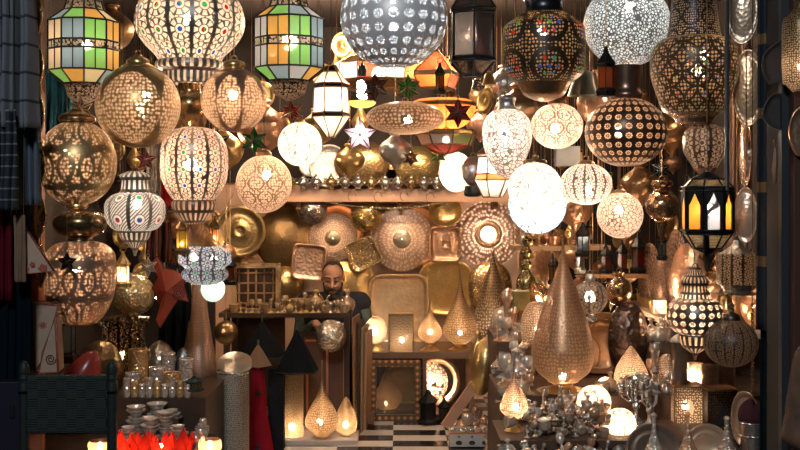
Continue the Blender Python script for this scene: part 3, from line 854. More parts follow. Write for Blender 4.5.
# glowing orange parchment shade, stained bowl, red pyramid, pale panes
lamp('parchment_lamp', 'glowing orange parchment shade with painted ribs behind the maroon star', 'hanging lamp', 443, 6.6, [(10, 98), (26, 100), (33, 105), (31, 114), (24, 124), (12, 130)], cloth((1, .32, .1), .8), [('rim', [(33, 103), (34, 105), (33, 107)], mBronze)], (443, 113, .035, (1, .6, .3), 70), 'C')
lantern('stained_glass_lantern', 'shallow stained glass bowl with pink and grey panes under the orange shade', 'lantern', 446, 6.2, 8, [(30, 131), (31, 135), (26, 145), (6, 153)], [mBrass, [glass((.6, .35, .3), .15), glass((.5, .45, .5), .15), glass((.3, .4, .15), .15), glass((.6, .5, .4), .15)], [glass((.5, .08, .06), .15)]*8], mBronze, .004, .2, (446, 140, .02, SOFT, 25), 'C')
lantern('stained_glass_lantern', 'red and orange tent shaped glass lantern behind the pumpkin lamp', 'lantern', 437, 7.0, 4, [(3, 52), (26, 72), (26, 76), (20, 88)], [[glass((.85, .12, .05), .15), glass((.9, .3, .08), .15)]*2, mBronze, [glass((.9, .35, .1), .2), glass((.9, .12, .08), .2)]*2], mBronze, .004, .5, (440, 70, .025, SOFT, 60), 'C')
lantern('stained_glass_lantern', 'wide lantern with a row of white, red and amber panes behind the big pumpkin lamp', 'lantern', 378, 7.2, 12, [(30, 58), (46, 66), (46, 82), (30, 90)], [mBronze, [glass((.9, .85, .75), .3), glass((.8, .85, .95), .3), glass((.9, .2, .1), .2), glass((.95, .9, .85), .3), glass((.9, .5, .15), .2), glass((.8, .85, .9), .3)]*2, mBronze], mBronze, .004, .1, (378, 74, .04, WHITE, 100), 'C')
mini_lantern('small dark lantern in front of the red tent shaped lantern', 440, 62, 94, 12, 5.9, mIron, glass((.25, .1, .05), .3), None, 'C')
dish('brass_tray', 'small brass tray hanging edgeways left of the egg lamp', 'tray', 484, 101, 17, 30, 6.0, mBrass, TRAY, yaw=.5, roll=.3)
def bell(label, px, py, h, Y, mat, grp=None):
    o = turnpx('hanging_bell', label, 'bell', px, Y, [(1, py-h*.5), (h*.14, py-h*.45), (h*.1, py-h*.38), (h*.3, py-h*.25), (h*.38, py+h*.1), (h*.52, py+h*.5)], mat, group=grp)
    m = MB(); m.tube([(0, 0, h*Y/F*.98), (0, 0, CEIL-o.location.z)], .0018, 6); m.build('cord', mBronze, o); return o
bell('little brass bell hanging beside the dark lantern', 489, 78, 14, 5.9, mBrass)
bell('little silver bell hanging under the dark lantern', 477, 84, 13, 6.0, mSilver)
bell('grey green bell hanging right of the jewelled urn', 583, 81, 30, 5.2, metal((.3, .3, .24), .35))
mini_lantern('dark pointed lantern in front of the cool silver globe', 606, 46, 96, 22, 4.98, mIron, glass((.5, .2, .08), .3), None, 'C')
lamp('pendant_vase', 'unlit coppery vase shaped pendant behind the grey green bell', 'hanging lamp', 592, 5.6, [(5, 72), (7, 80), (14, 96), (15, 106), (9, 118), (3, 126), (1, 134)], mCopper, [], None, 'C', shade='body')
boxthing('tin_box', 'grey square tin box hanging between the scale globe and the copper globe', 'box', 556, 146, 580, 166, 6.1, .08, metal((.4, .42, .43), .5, metallic=.4))
o = bpy.data.objects['tin_box']; m = MB(); m.tube([(-.04, .04, .1), (-.04, .04, CEIL-o.location.z)], .0018, 6); m.tube([(.04, .04, .1), (.04, .04, CEIL-o.location.z)], .0018, 6); m.build('cord', mBronze, o)

# ------------------------------------------------------------------ upper shelf: teapots, domes
mTea = metal((.62, .58, .52), .18, .15, 60); mTeaG = metal((.6, .45, .25), .2, .15, 60)
def teapot(loc, mat, label, s=1.0, group=None):
    r = thing('teapot', label, 'teapot', loc, group)
    MB().lathe([(max(a, .0005)*s, z*s) for a, z in smooth_prof([(.02, 0), (.026, .004), (.02, .01), (.04, .03), (.046, .05), (.036, .075), (.022, .085)])], 20).build('body', mat, r)
    MB().lathe([(max(a, .0005)*s, z*s) for a, z in smooth_prof([(.024, .085), (.02, .094), (.008, .104), (.004, .11)])], 16).build('lid', mat, r)
    MB().lathe([(max(a, .0005)*s, z*s) for a, z in smooth_prof([(.004, .11), (.008, .116), (.0, .123)])], 12).build('knob', mat, r.children[-1])
    MB().tube([(.04*s, 0, .04*s), (.062*s, 0, .052*s), (.07*s, 0, .075*s), (.082*s, 0, .086*s)], [.01*s, .008*s, .006*s, .004*s], 8).build('spout', mat, r)
    MB().tube([(-.03*s, 0, .075*s), (-.06*s, 0, .082*s), (-.07*s, 0, .055*s), (-.042*s, 0, .035*s)], .004*s, 6).build('handle', mat, r)
    return r
tea0 = None
xs = [290, 303, 316, 331, 345, 358, 371, 385, 398, 411, 424, 437, 450]
names = ['leftmost', 'second', 'third', 'fourth', 'fifth', 'sixth', 'seventh', 'eighth', 'ninth', 'tenth', 'eleventh', 'twelfth', 'last']
for i, x in enumerate(xs):
    teapot((S(x-400, YS-.05), YS-.05, zs), mTea if i % 3 else mTeaG, f'small silvery teapot on the long plaster shelf, {names[i]} of the row from the left', 1.0, 'teapots on the plaster shelf')
def sdish(*a, **k): return dish(*a, **k)
dish('silver_platter', 'round silver platter leaning behind the teapots at left of the shelf', 'platter', 329, 166, 40, 44, YS+.1, mDullSilver, FLAT, tilt=-.12)
dish('brass_bowl', 'brownish gold bowl upright behind the middle of the teapot row', 'bowl', 362, 163, 56, 46, YS+.08, metal((.5, .33, .15), .25, .2, 60), BOWL, tilt=-.1)
dish('brass_bowl', 'yellow gold bowl upright behind the right of the teapot row', 'bowl', 417, 166, 46, 42, YS+.08, metal((.65, .48, .2), .25, .2, 60), BOWL, tilt=-.1)
for i, (x, y) in enumerate([(310, 165), (392, 158), (445, 165)]):
    dish('silver_saucer', ['saucer standing at the left end behind the teapots', 'saucer standing between the two gold bowls', 'saucer standing right of the yellow gold bowl'][i], 'saucer', x, y, 22, 24, YS+.12, [mDullSilver, mBrass, mCopper][i], FLAT, tilt=-.1)
# bead string and hooks under the shelf
m = MB()
for i in range(34):
    t = i/33; px = lerp(330, 447, t); py = 203+7*math.sin(PI*t*.9)-3*t
    if 8 < i < 30: m.sphere(P(px, py, 8.42), .011, 8, 6)
m.tube([P(lerp(330, 447, i/20), 203+7*math.sin(PI*i/20*.9)-3*i/20, 8.42) for i in range(21)], .004, 6)
for q in (330, 447): m.tube([P(q, 203 if q < 400 else 205, 8.42), Vector((P(q, 203, 8.42).x, 8.5, zs-.1))], .003, 6)
o = m.build('bead_string', metal((.45, .4, .25), .3)); tag(o, 'string of metal beads slung under the plaster shelf', 'beads')
for x, y in ((352, 196), (378, 197), (404, 196), (430, 198)):
    m = MB(); p = P(x, y, 8.43); m.tube([Vector((.03*math.cos(a*.5), 0, .04*math.sin(a*.5))) for a in range(10)], .003, 6)
    o = m.build('wire_hook', mBronze, None, p); tag(o, 'bent wire hook on the front edge of the plaster shelf', 'hook', 'wire hooks on the plaster shelf')

# ------------------------------------------------------------------ trays on the back wall
W = YB-.035
gEmb = metal((.9, .62, .3), .26, .2, 60, rings=110); gOld = metal((.42, .28, .13), .3, .12, 40)
gOlive = metal((.7, .48, .19), .26, .14, 45); gRose = metal((.8, .48, .3), .3, .2, 50)
pD = pierced((2.0, 1.3, .92), 'dots', 58, .42, .8, hole=(1, .78, .6), rough=.3)
pL = pierced((1.7, 1.1, .75), 'flower', 20, .4, .8, hole=(1, .8, .62), rough=.3)
dish('brass_tray', 'round embossed brass tray with a small centre hole under the peach globe', 'tray', 240, 231, 52, 52, W-.12, gEmb, TRAY, tilt=.06)
dish('brass_platter', 'dark old brass platter with curved rim right of the embossed tray', 'platter', 283, 238, 56, 62, W-.06, gOld, BOWL, roll=.2)
dish('metal_bowl', 'small dark silver bowl hanging from the left end of the shelf', 'bowl', 312, 210, 31, 30, W-.22, metal((.5, .42, .36), .18, .2, 50), BOWL)
dish('copper_disc', 'plain dark copper tray peeping out behind the lace pierced disc', 'tray', 337, 229, 54, 52, W-.03, metal((.4, .2, .1), .3), FLAT)
cen = metal((.5, .42, .28), .3, .2, 60)
dish('pierced_disc', 'round disc with lace like piercing and plain centre, above the man', 'wall lamp', 333, 238, 50, 50, W-.1, pL, PIER, extra=[('boss', cen, [(.01, .032), (.28, .032), (.31, .026)])])
o = [q for q in bpy.data.objects if q.name.startswith('pierced_disc')][-1]
MB().sphere((0, .02, .0), .022, 12, 8).build('bulb', emit(SOFT, 60), o)
dish('brass_bowl', 'small shiny gold bowl between the two pierced discs', 'bowl', 366, 216, 32, 33, W-.2, metal((.75, .55, .22), .16, .15, 50), BOWL)
dish('pierced_disc', 'largest pierced disc with plain centre in the middle of the back wall', 'wall lamp', 402, 239, 62, 64, W-.09, pD, PIER, extra=[('boss', cen, [(.01, .034), (.27, .034), (.3, .027)])])
o = [q for q in bpy.data.objects if q.name.startswith('pierced_disc')][-1]
MB().sphere((0, .03, .02), .022, 12, 8).build('bulb', emit(SOFT, 70), o)
dish('copper_disc', 'dark rim of a tray showing behind the largest pierced disc', 'tray', 412, 236, 66, 66, W-.03, metal((.42, .24, .12), .3), FLAT)
dish('brass_bowl', 'brass bowl with woven rim between two large pierced discs', 'bowl', 445, 211, 33, 31, W-.2, gOlive, [(.01, .0), (.3, .004), (.6, .016), (.85, .04), (.97, .065), (1, .07), (1, .062), (.8, .02), (.01, -.006)])
dish('pierced_disc', 'pierced disc whose round centre glows white, right of the square tray', 'wall lamp', 488, 234, 66, 66, W-.1, pD, [(.4, .03)]+PIER[2:], extra=[('centre_ring', gRose, [(.22, .024), (.24, .036), (.36, .04), (.42, .03)])])
o = [q for q in bpy.data.objects if q.name.startswith('pierced_disc')][-1]
MB().sphere((0, .02, 0), .05, 16, 10).build('bulb', emit(WHITE, 30), o)
dish('square_tray', 'square copper tray with rolled edges below the woven rim bowl', 'tray', 445, 244, 32, 36, W-.14, gRose, TRAY, 7)
dish('square_tray', 'square brass tray hanging askew beneath the small silver bowl', 'tray', 309, 262, 34, 36, W-.17, gRose, [(.01, .004), (.7, .002), (.88, .006), (1, .03), (1, .02), (.8, -.006), (.01, -.004)], 7, roll=.1)
dish('square_tray', 'brass tray tilted like a diamond, right of the lace pierced disc', 'tray', 363, 254, 31, 30, W-.2, metal((.7, .5, .24), .22, .3, 45), [(.01, .004), (.7, .002), (.88, .006), (1, .03), (1, .02), (.8, -.006), (.01, -.004)], 7, roll=-.45)
dish('brass_platter', 'large gold platter standing behind the man', 'platter', 352, 292, 46, 62, W-.08, gOlive, BOWL, 3)
dish('square_tray', 'very large square gold tray behind the low cabinet lamps', 'tray', 398, 311, 60, 74, W-.1, metal((.88, .56, .32), .28, .22, 34), [(.01, .006), (.6, .004), (.86, .002), (.9, .008), (.98, .03), (1, .026), (1, .016), (.85, -.008), (.01, -.006)], 8)
dish('brass_platter', 'greenish gold round platter behind the tall teardrop lamp', 'platter', 446, 288, 56, 56, W-.08, gOlive, FLAT, 3)
dish('brass_platter', 'shiny round gold platter under the disc with glowing centre', 'platter', 490, 288, 44, 52, W-.14, metal((.72, .5, .24), .2, .3, 40), BOWL, 2.4)
dish('brass_bowl', 'greenish brass bowl behind the trinkets left of the man', 'bowl', 285, 284, 36, 36, W-.1, gOlive, BOWL)
dish('brass_platter', 'rose gold platter low on the wall left of the counter frame', 'platter', 262, 262, 44, 44, W-.05, gRose, FLAT)
dish('copper_disc', 'copper platter glimpsed at the left end of the back wall', 'tray', 205, 236, 44, 60, W-.06, gRose, FLAT)
dish('copper_disc', 'hammered copper platter at the far right of the back wall', 'tray', 540, 262, 46, 60, W-.06, metal((.6, .36, .22), .3, .35, 40), FLAT)
dish('copper_disc', 'pinkish platter between the glowing centre disc and the plank shelf', 'tray', 522, 222, 36, 50, W-.08, gRose, FLAT)

# ------------------------------------------------------------------ lamps on the low cabinet
pT = pierced((1.0, .62, .32), 'dots', 56, .42, .42, hole=(1, .68, .4))
def tear(label, px, ytop, ymid, r, ybase, Y, hot, base=True, mat=None, L=75, name='teardrop_lamp', br=.016, neck=.1, full=False):
    h = ymid-ytop
    prof = [(r*.02, ytop), (r*.05, ytop+h*.2), (r*neck, ytop+h*.38), (r*.3, ytop+h*.6), (r*.72, ytop+h*.82), (r, ymid+h*.04), (r*.9, ymid+r*.55), (r*.5, ymid+r*.95)]
    if full: prof = [(r*.03, ytop), (r*.07, ytop+h*.14), (r*.26, ytop+h*.32), (r*.45, ytop+h*.45), (r*.6, ytop+h*.58), (r*.8, ytop+h*.74), (r*.97, ytop+h*.93), (r, ymid+h*.02), (r*.86, ymid+r*.6), (r*.45, ymid+r*.95)]
    yb = ymid+r*.95
    parts = [('base', [(r*.5, yb), (r*.35, yb+2), (r*.35, yb+(ybase-yb)*.5), (r*.8, ybase-1), (r*.85, ybase)], mBrass)] if base else []
    return lamp(name, label, 'table lamp' if base else 'teardrop lamp', px, Y, prof, mat or pT, parts, (hot[0], hot[1], br, SOFT, L) if hot else None, None)
YT = 8.15
yb_ = 352-.2
tear('small glowing teardrop lamp, left of the taller one on the low cabinet', 430, 294, 330, 12, 351, YT, (430, 332), L=90)
tear('tall glowing teardrop lamp with a long spike in front of the greenish platter', 460, 257, 326, 17, 351, YT+.05, (460, 333), L=85)
tear('large dim teardrop lamp with very long spike, right end of the low cabinet', 493, 246, 325, 20, 351, YT+.12, (490, 328), mat=pierced((.7, .46, .24), 'dots', 50, .4, .35), L=60, full=True)
lamp('table_lamp', 'round pierced lamp with a hot bulb at the left end of the low cabinet', 'table lamp', 376, YT, G(330, 11, 14, 10, 165), pT, [('base', [(4, 343), (4, 345), (8, 350), (9, 351)], mBrass)], (373, 331, .028, WHITE, 60))
lantern('box_lamp', 'upright rectangular pierced metal lamp on the low cabinet', 'table lamp', 401, YT, 4, [(17, 313), (17, 350)], [pierced((.7, .52, .32), 'dots', 30, .45, .5, hole=(1, .75, .5))], mBrass, .004, PI/4, (402, 340, .018, SOFT, 70))
# low cabinet bays: framed mirror, lit disc, dark lanterns
def kilim():
    m, nt, out = newmat('inlay')
    tc = node(nt, 'ShaderNodeTexCoord'); sp = node(nt, 'ShaderNodeSeparateXYZ'); nt.links.new(tc.outputs['Object'], sp.inputs[0])
    x = (X(nt, sp.outputs[0])*22.0).frac()-.5; z = (X(nt, sp.outputs[2])*22.0).frac()-.5
    f = ((x.abs()+z.abs()) < .34)
    mx = node(nt, 'ShaderNodeMix', data_type='RGBA'); mx.inputs[6].default_value = (.1, .07, .035, 1); mx.inputs[7].default_value = (.62, .22, .07, 1)
    nt.links.new(f.k, mx.inputs[0])
    b = node(nt, 'ShaderNodeBsdfPrincipled', Roughness=.3); nt.links.new(mx.outputs[2], b.inputs[0]); nt.links.new(b.outputs[0], out.inputs[0]); return m
mInlay = kilim(); mMirror = metal((.85, .8, .7), .03, amt=.02)
def frame_pic(name, label, cat, px0, y0, px1, y1, Y, bw, fmat, inner, innername, rotx=0.0, rotz=0.0, depth=.03):
    k = Y/F; w, h = (px1-px0)*k/2, (y1-y0)*k; b = bw*k
    r = thing(name, label, cat, P((px0+px1)/2, y1, Y), rot=(rotx, 0, rotz))
    m = MB()
    m.box((-w, -depth, 0), (w, 0, b)); m.box((-w, -depth, h-b), (w, 0, h)); m.box((-w, -depth, b), (-w+b, 0, h-b)); m.box((w-b, -depth, b), (w, 0, h-b))
    m.build('frame', fmat, r)
    MB().box((-w+b*.8, -depth*.4, b*.8), (w-b*.8, -.002, h-b*.8)).build(innername, inner, r)
    return r
frame_pic('inlaid_picture_frame', 'frame inlaid with orange and dark diamonds before the left bay of the low cabinet', 'frame', 370, 360, 421, 420.5, 7.98, 6.5, mInlay, glass((.8, .7, .55), .85, .06), 'glass_pane', -.02)
tear('teardrop lamp added behind the inlaid frame to stand for a mirror reflection', 387, 361, 395, 15, 415, 8.3, (386, 403), L=70, br=.014)  # lamp added behind the clear pane to stand for a mirror's reflection
dish('brass_platter', 'bright brass platter standing in the left bay behind the inlaid frame', 'platter', 402, 388, 46, 50, 8.5, metal((.75, .55, .3), .3, .2, 40), FLAT)
dish('pierced_disc', 'pink glowing pierced disc standing in the right bay of the low cabinet', 'wall lamp', 431, 382, 34, 40, 8.3, pierced((.8, .55, .42), 'web', 50, .1, .8, hole=(1, .75, .6)), [(.01, .05), (.5, .04), (.85, .015), (1, 0)])
o = [q for q in bpy.data.objects if q.name.startswith('pierced_disc')][-1]
MB().sphere((0, .03, 0), .03, 12, 8).build('bulb', emit(SOFT, 55), o)
dish('copper_disc', 'copper rim around the pink glowing disc', 'tray', 438, 381, 44, 50, 8.4, mCopper, [(.7, 0), (.8, .02), (.95, .04), (1, .03), (.9, 0)])
mini_lantern('black lantern with a domed lid standing in front of the pink glowing disc', 428, 389, 423.5, 22, 7.85, mIron, mIron)
mini_lantern('smaller black lantern at the right bay of the low cabinet', 444, 397, 423, 14, 7.9, mIron, glass((.3, .3, .3), .3))

# leaning plank and white card box
m = MB().box((-.035, -.012, 0), (.035, .012, .5)); o = m.build('plank', matte((.55, .3, .18), .6, .25, 8), None, P(445, 427, 7.45)); o.rotation_euler = (.0, .62, .1); tag(o, 'pinkish wooden plank leaning to the right beside the checkered floor', 'plank')
root = thing('card_box', 'low white card box with orange trim holding silver trinkets, on the tiles', 'box', P(472, 447.5, 7.1))
kq = 7.1/F
bw, bd, bh = 22*kq, .18, 15*kq
m = MB(); m.box((-bw, 0, 0), (bw, .006, bh)); m.box((-bw, bd-.006, 0), (bw, bd, bh)); m.box((-bw, .006, 0), (-bw+.006, bd-.006, bh)); m.box((bw-.006, .006, 0), (bw, bd-.006, bh)); m.box((-bw, 0, 0), (bw, bd, .005))
m.build('carton', matte((.62, .56, .5), .8, .1, 6), root)
m = MB(); m.box((-bw-.002, -.002, bh-.01), (bw+.002, 0, bh)); m.build('trim', matte((.75, .2, .06), .7), root)
for i in range(3):
    x = (-.6+.6*i)*bw; m = MB(); m.lathe([(.001, 0), (.013, 0.0005), (.014, .0025)], 14, (x, -.0022, bh*.32), rot=Matrix.Rotation(PI/2, 3, 'X')@Matrix.Diagonal((1.5, 1, 1))); m.build('hand_hole', matte((.05, .04, .04)), root)
    m = MB(); m.lathe([(.001, 0), (.007, 0.0005), (.008, .0025)], 14, (x, -.0022, bh*.72), rot=Matrix.Rotation(PI/2, 3, 'X')); m.build('mark', matte((.3, .15, .1)), root)
rnd = random.Random(3)
for i in range(16):
    p = root.location+Vector((rnd.uniform(-bw*.85, bw*.85), rnd.uniform(.03, bd-.03), bh*.75))
    turned('silver_trinket', 'small silver trinket lying in the white card box', 'trinket', p, [(.001, 0), (.018, .006), (.02, .018), (.01, .03), (.004, .035)], mSilver, group='trinkets in the card box', seg=12)

# ------------------------------------------------------------------ counter top goods
frame_pic('fretwork_screen', 'brass trimmed screen with a fretwork grille on the left end of the counter', 'frame', 232, 263, 281, 312.8, 7.86, 5, metal((.5, .34, .18), .35, .3, 40), matte((.08, .05, .03), .6), 'backing')
o = [q for q in bpy.data.objects if q.name.startswith('fretwork_screen')][-1]
k7 = 7.86/F; m = MB()
for a in (-17, -8, 0, 8, 17): m.box((a*k7-.006, -.03, .05), (a*k7+.006, -.02, .31))
for b in (10, 20, 30, 40): m.box((-20*k7, -.034, b*k7-.005), (20*k7, -.026, b*k7+.005))
m.build('grille', mBronze, o)
rnd = random.Random(11)
def small_prof(kind, h):
    if kind == 0: return [(.0, 0), (h*.25, .0), (h*.22, h*.06), (h*.06, h*.2), (h*.05, h*.45), (h*.2, h*.6), (h*.22, h*.85), (h*.16, h)]         # goblet
    if kind == 1: return [(.0, 0), (h*.28, .0), (h*.1, h*.12), (h*.05, h*.3), (h*.1, h*.4), (h*.05, h*.5), (h*.08, h*.75), (h*.13, h*.85), (h*.1, h)]   # candlestick
    if kind == 2: return [(.0, 0), (h*.2, 0), (h*.35, h*.25), (h*.3, h*.5), (h*.1, h*.65), (h*.08, h*.8), (h*.16, h*.9), (.0, h)]                # jar
    return [(.0, 0), (h*.3, 0), (h*.38, h*.3), (h*.42, h*.6), (h*.4, h*.62), (.0, h*.55)]                                                     # cup
KN = ['goblet', 'candlestick', 'jar', 'cup']
mCtr = [metal((.85, .6, .32), .2, metallic=.75), metal((.85, .66, .48), .2, metallic=.75), metal((.75, .5, .32), .22, metallic=.75)]
n = 0
for row, yy in ((0, 7.64), (1, 7.74)):
    for i in range(19):
        px = 234+i*6.1+row*3+rnd.uniform(-1, 1)
        if row == 1 and px < 283: continue
        if px > 350: continue
        kind = rnd.randrange(4); h = rnd.uniform(.065, .115) if row == 0 else rnd.uniform(.11, .165)
        if row == 1 and 322 < px < 340: h = .075
        turned('brass_'+KN[kind], f'tiny brass {KN[kind]} among the trinkets on the shop counter', KN[kind], (S(px-400, yy), yy, zc), small_prof(kind, h), mCtr[n % 3], group=f'brass {KN[kind]}s on the counter', seg=14)
        n += 1
teapot((S(316-400, 7.85), 7.85, zc), metal((.72, .5, .25), .2), 'brass teapot on the counter in front of the man at left', 1.25)
teapot((S(343-400, 7.72), 7.72, zc), metal((.7, .52, .35), .2), 'rosy brass teapot on the right end of the counter', .9)
turned('copper_plate', 'shallow copper bowl of orange pieces at the left end of the counter', 'bowl', (S(236-400, 7.72), 7.72, zc), [(.0, 0), (.04, 0), (.07, .02), (.072, .022), (.05, .03), (.0, .04)], metal((.8, .35, .12), .35))

# ------------------------------------------------------------------ under the counter and before it
turnpx('brass_ball', 'plain dark brass ball under the left end of the counter', 'ball', 226, 7.3, [(.1, 320)]+G(332.5, 12, 12, 8, 172)+[(.1, 345)], metal((.3, .2, .1), .3, .1), sm=1, seg=28)
o = bpy.data.objects['brass_ball']; m = MB(); m.tube([(0, 0, .16), (0, 0, .9), (0, .3, 1.0)], .003, 6); m.build('cord', mBronze, o)
mTent = matte((.006, .007, .008), .95, .3, 8, spec=.06, bump=.5, bs=40)
def tent(label, px, y0, y1, w, Y, mat, hang=None):
    k = Y/F
    r = thing('leather_lampshade', label, 'lampshade', P(px, y1, Y))
    MB().prism(6, w*k/2, 0, .008, (y1-y0)*k, .4).build('shade', mat, r)
    m = MB(); R = w*k/2
    m.tube([(R*math.cos(2*PI*j/6+.4), R*math.sin(2*PI*j/6+.4), 0) for j in range(6)], .004, 6, closed=True)
    m.build('rim', mIron, r)
    m = MB(); m.tube([(0, 0, (y1-y0)*k), (0, 0, (y1-y0)*k+.06)], .004, 6); ring(m, (y1-y0)*k+.07, .012); m.build('hook', mIron, r)
    return r
tent('black six sided leather shade hanging below the counter, the left one', 262, 322, 356, 50, 7.05, mTent)
tent('black six sided leather shade hanging over the tall glowing cylinder', 297, 330, 371, 46, 7.0, mTent)
# red tapered shade with brown hood
rs_ = thing('standing_lampshade', 'tall tapered red cloth lampshade with black star emblems', 'lampshade', P(258, 452, 6.7))
k6 = 6.7/F
zb = -rs_.location.z
MB().lathe([(17*k6, zb+.05), (16*k6, .0), (9*k6, 40*k6), (6*k6, 84*k6)], 6, lo=.3, smooth=False).build('shade', cloth((.24, .012, .022), .1), rs_)
MB().lathe([(14*k6, 86*k6), (5*k6, 101*k6), (.002, 108*k6)], 4, lo=.2, smooth=False).build('hood', matte((.17, .1, .06), .8), rs_)
m = MB(); m.tube([(0, 0, zb), (0, 0, 112*k6)], .006, 8); m.build('pole', mIron, rs_)
m = MB(); m.lathe([(.09, zb), (.09, zb+.015), (.02, zb+.03)], 20); m.build('base', mIron, rs_)
for (ex, ez, er) in ((1, 60, 4.5), (1.5, 8, 5)):
    m = MB(); pts = []
    for j in range(8):
        a = PI*j/4; q = er*k6*(1 if j % 2 == 0 else .35); pts.append((ex*k6+q*math.sin(a), -(lerp(16, 6.4, ez/84)*k6), ez*k6+q*math.cos(a)))
    fr = [(x, y*(lerp(16, 6, max(0, min(1, (z/k6)/84)))/lerp(16, 6.4, ez/84))-.004, z) for x, y, z in pts]
    m.poly(fr); m.poly([(x, y+.003, z) for x, y, z in reversed(fr)]); m.build('emblem', mBlack, rs_)
lamp('cylinder_lamp', 'tall glowing pierced brass cylinder lamp under the black shade', 'table lamp', 291.5, 7.3, [(12, 364), (12, 436)], pierced((.72, .5, .3), 'dots', 80, .42, .4, hole=(1, .7, .42)),
     [('base', [(12, 436), (14, 437), (14.5, 439)], mBrass), ('rim', [(12, 363), (12.6, 363.5), (12, 364.5)], mBrass)], (292, 427, .02, SOFT, 90), None, smooth=1)
tear('glowing brass teardrop lamp with a tall spike on the low platform', 322, 360, 418, 17, 440.5, 7.25, (320, 422), L=95, br=.018)
lamp('table_lamp', 'small glowing bud shaped lamp right of the teardrop on the low platform', 'table lamp', 346, 7.3, [(1, 397), (5, 403), (10, 414), (12, 424), (9, 431), (5, 434)], pierced((.8, .55, .3), 'dots', 75, .4, .45, hole=(1, .7, .42)),
     [('base', [(5, 434), (4, 436), (7, 438), (9, 439.3)], mBrass)], (346, 425, .018, SOFT, 90), None, lob=6, amp=.06)
# wooden door with orange inlay under the counter
pd = frame_pic('wooden_shutter', 'dark panelled wooden panel with orange inlaid strips leaning under the counter', 'panel', 300, 331, 349, 425, 7.72, 5, mDarkWood, matte((.1, .05, .03), .5, .3, 9), 'panel_board', 0)
k7 = 7.72/F; m = MB()
for x in (-17, 3, 20): m.box((x*k7-.008, -.036, 12*k7), (x*k7+.008, -.028, 76*k7))
m.box((-19*k7, -.036, 84*k7), (19*k7, -.028, 86*k7)); m.build('inlay_strip', mOrangeWood, pd)
dish('pierced_disc', 'silver pierced half globe sparkling under the right end of the counter', 'wall lamp', 331, 336, 31, 33, 7.45, metal((.7, .62, .5), .16, .8, 70), [(.01, .1), (.3, .094), (.6, .075), (.85, .045), (1, .0)])
for i in range(4):
    o = boxthing('picture_frame', ['frame leaning edgeways at the counter end, nearest the counter', 'second leaning frame out from the counter end', 'third leaning frame out from the counter end', 'tan frame leaning outermost at the counter end'][i], 'frame', 353+i*3.4, 318+i*5, 355.4+i*3.4, 441-i*3, 7.4+.08*i, .3, [mWood, mDarkWood, matte((.35, .2, .1), .5), matte((.42, .24, .13), .5)][i])
    o.rotation_euler = (0, -.01+.01*i, -.1)
boxthing('low_stool', 'small dark wooden block on the tiles by the leaning frames', 'block', 361, 413, 374, 424, 7.75, .12, mWood)
# ------------------------------------------------------------------ right side: middle distance
def hang(o, h, x=0.0):
    m = MB(); m.tube([(x, 0, h), (x, 0, CEIL-o.location.z)], .0018, 6); m.build('cord', mBronze, o); return o
# things on the hanging plank shelf
Yh = 7.2; zh = 1.12; yh = 200+(CZ-zh)*F/Yh
redg = glass((.5, .05, .04), .25)
for i, (x, w, h, lab) in enumerate([(606, 15, 30, 'small dark lantern with reddish panes, left on the plank shelf'), (622, 15, 34, 'small dark lantern with reddish panes, middle of three on the plank shelf'), (638, 18, 42, 'tallest dark lantern with reddish panes, right on the plank shelf')]):
    mini_lantern(lab, x, yh-h, yh, w, Yh, mIron, redg)
mini_lantern('black little lantern hanging below the brass vase pendant', 662, 230, 260, 12, 5.7, mIron, glass((.2, .25, .25), .3), None, 'C')
mini_lantern('bluish dark lantern with a lit pointed roof hanging below the small pumpkin lamp', 583, 222, 256, 17, 6.2, mIron, glass((.15, .2, .26), .3), (583, 234, .012, SOFT, 60), 'C')
mini_lantern('tall silver lantern at the left end of the plank shelf', 580, yh-38, yh, 13, 7.15, mDullSilver, glass((.5, .5, .5), .4))
lamp('pendant_lamp', 'small silver lobed lamp with round bosses, right of the big copper teardrop', 'hanging lamp', 590, 5.9, [(5, 281), (13, 285), (17, 294), (17, 302), (12, 310), (8, 313)], pierced((.5, .45, .42), 'lobes', 7, .4, .3),
     [('cap', [(3, 274), (5, 277), (5, 281)], mDullSilver), ('finial', [(8, 313), (6, 317), (8, 320), (1, 324)], mSilver)], None, 'C', lob=7, amp=.07)
lamp('pendant_vase', 'round copper pot shaped pendant beside the silver lobed lamp', 'hanging lamp', 619, 6.1, [(6, 272), (5, 277), (12, 284), (13, 294), (9, 302), (3, 306)], metal((.4, .25, .14), .22, .2, 40), [], None, 'C', shade='body')
# small brass pieces on the tan plank shelf
rnd = random.Random(5); zz = 1.3
for i in range(10):
    px = 524+i*7.4+rnd.uniform(-1, 1); kind = rnd.randrange(4)
    turned('brass_'+KN[kind], f'small brass {KN[kind]} on the tan plank shelf below the bluish disc', KN[kind], (S(px-400, 7.26), 7.26, zz), small_prof(kind, rnd.uniform(.06, .12)), random.Random(i).choice([mBrass, mCopper, mBronze, mDullSilver]), group=f'brass {KN[kind]}s on the tan plank', seg=14)
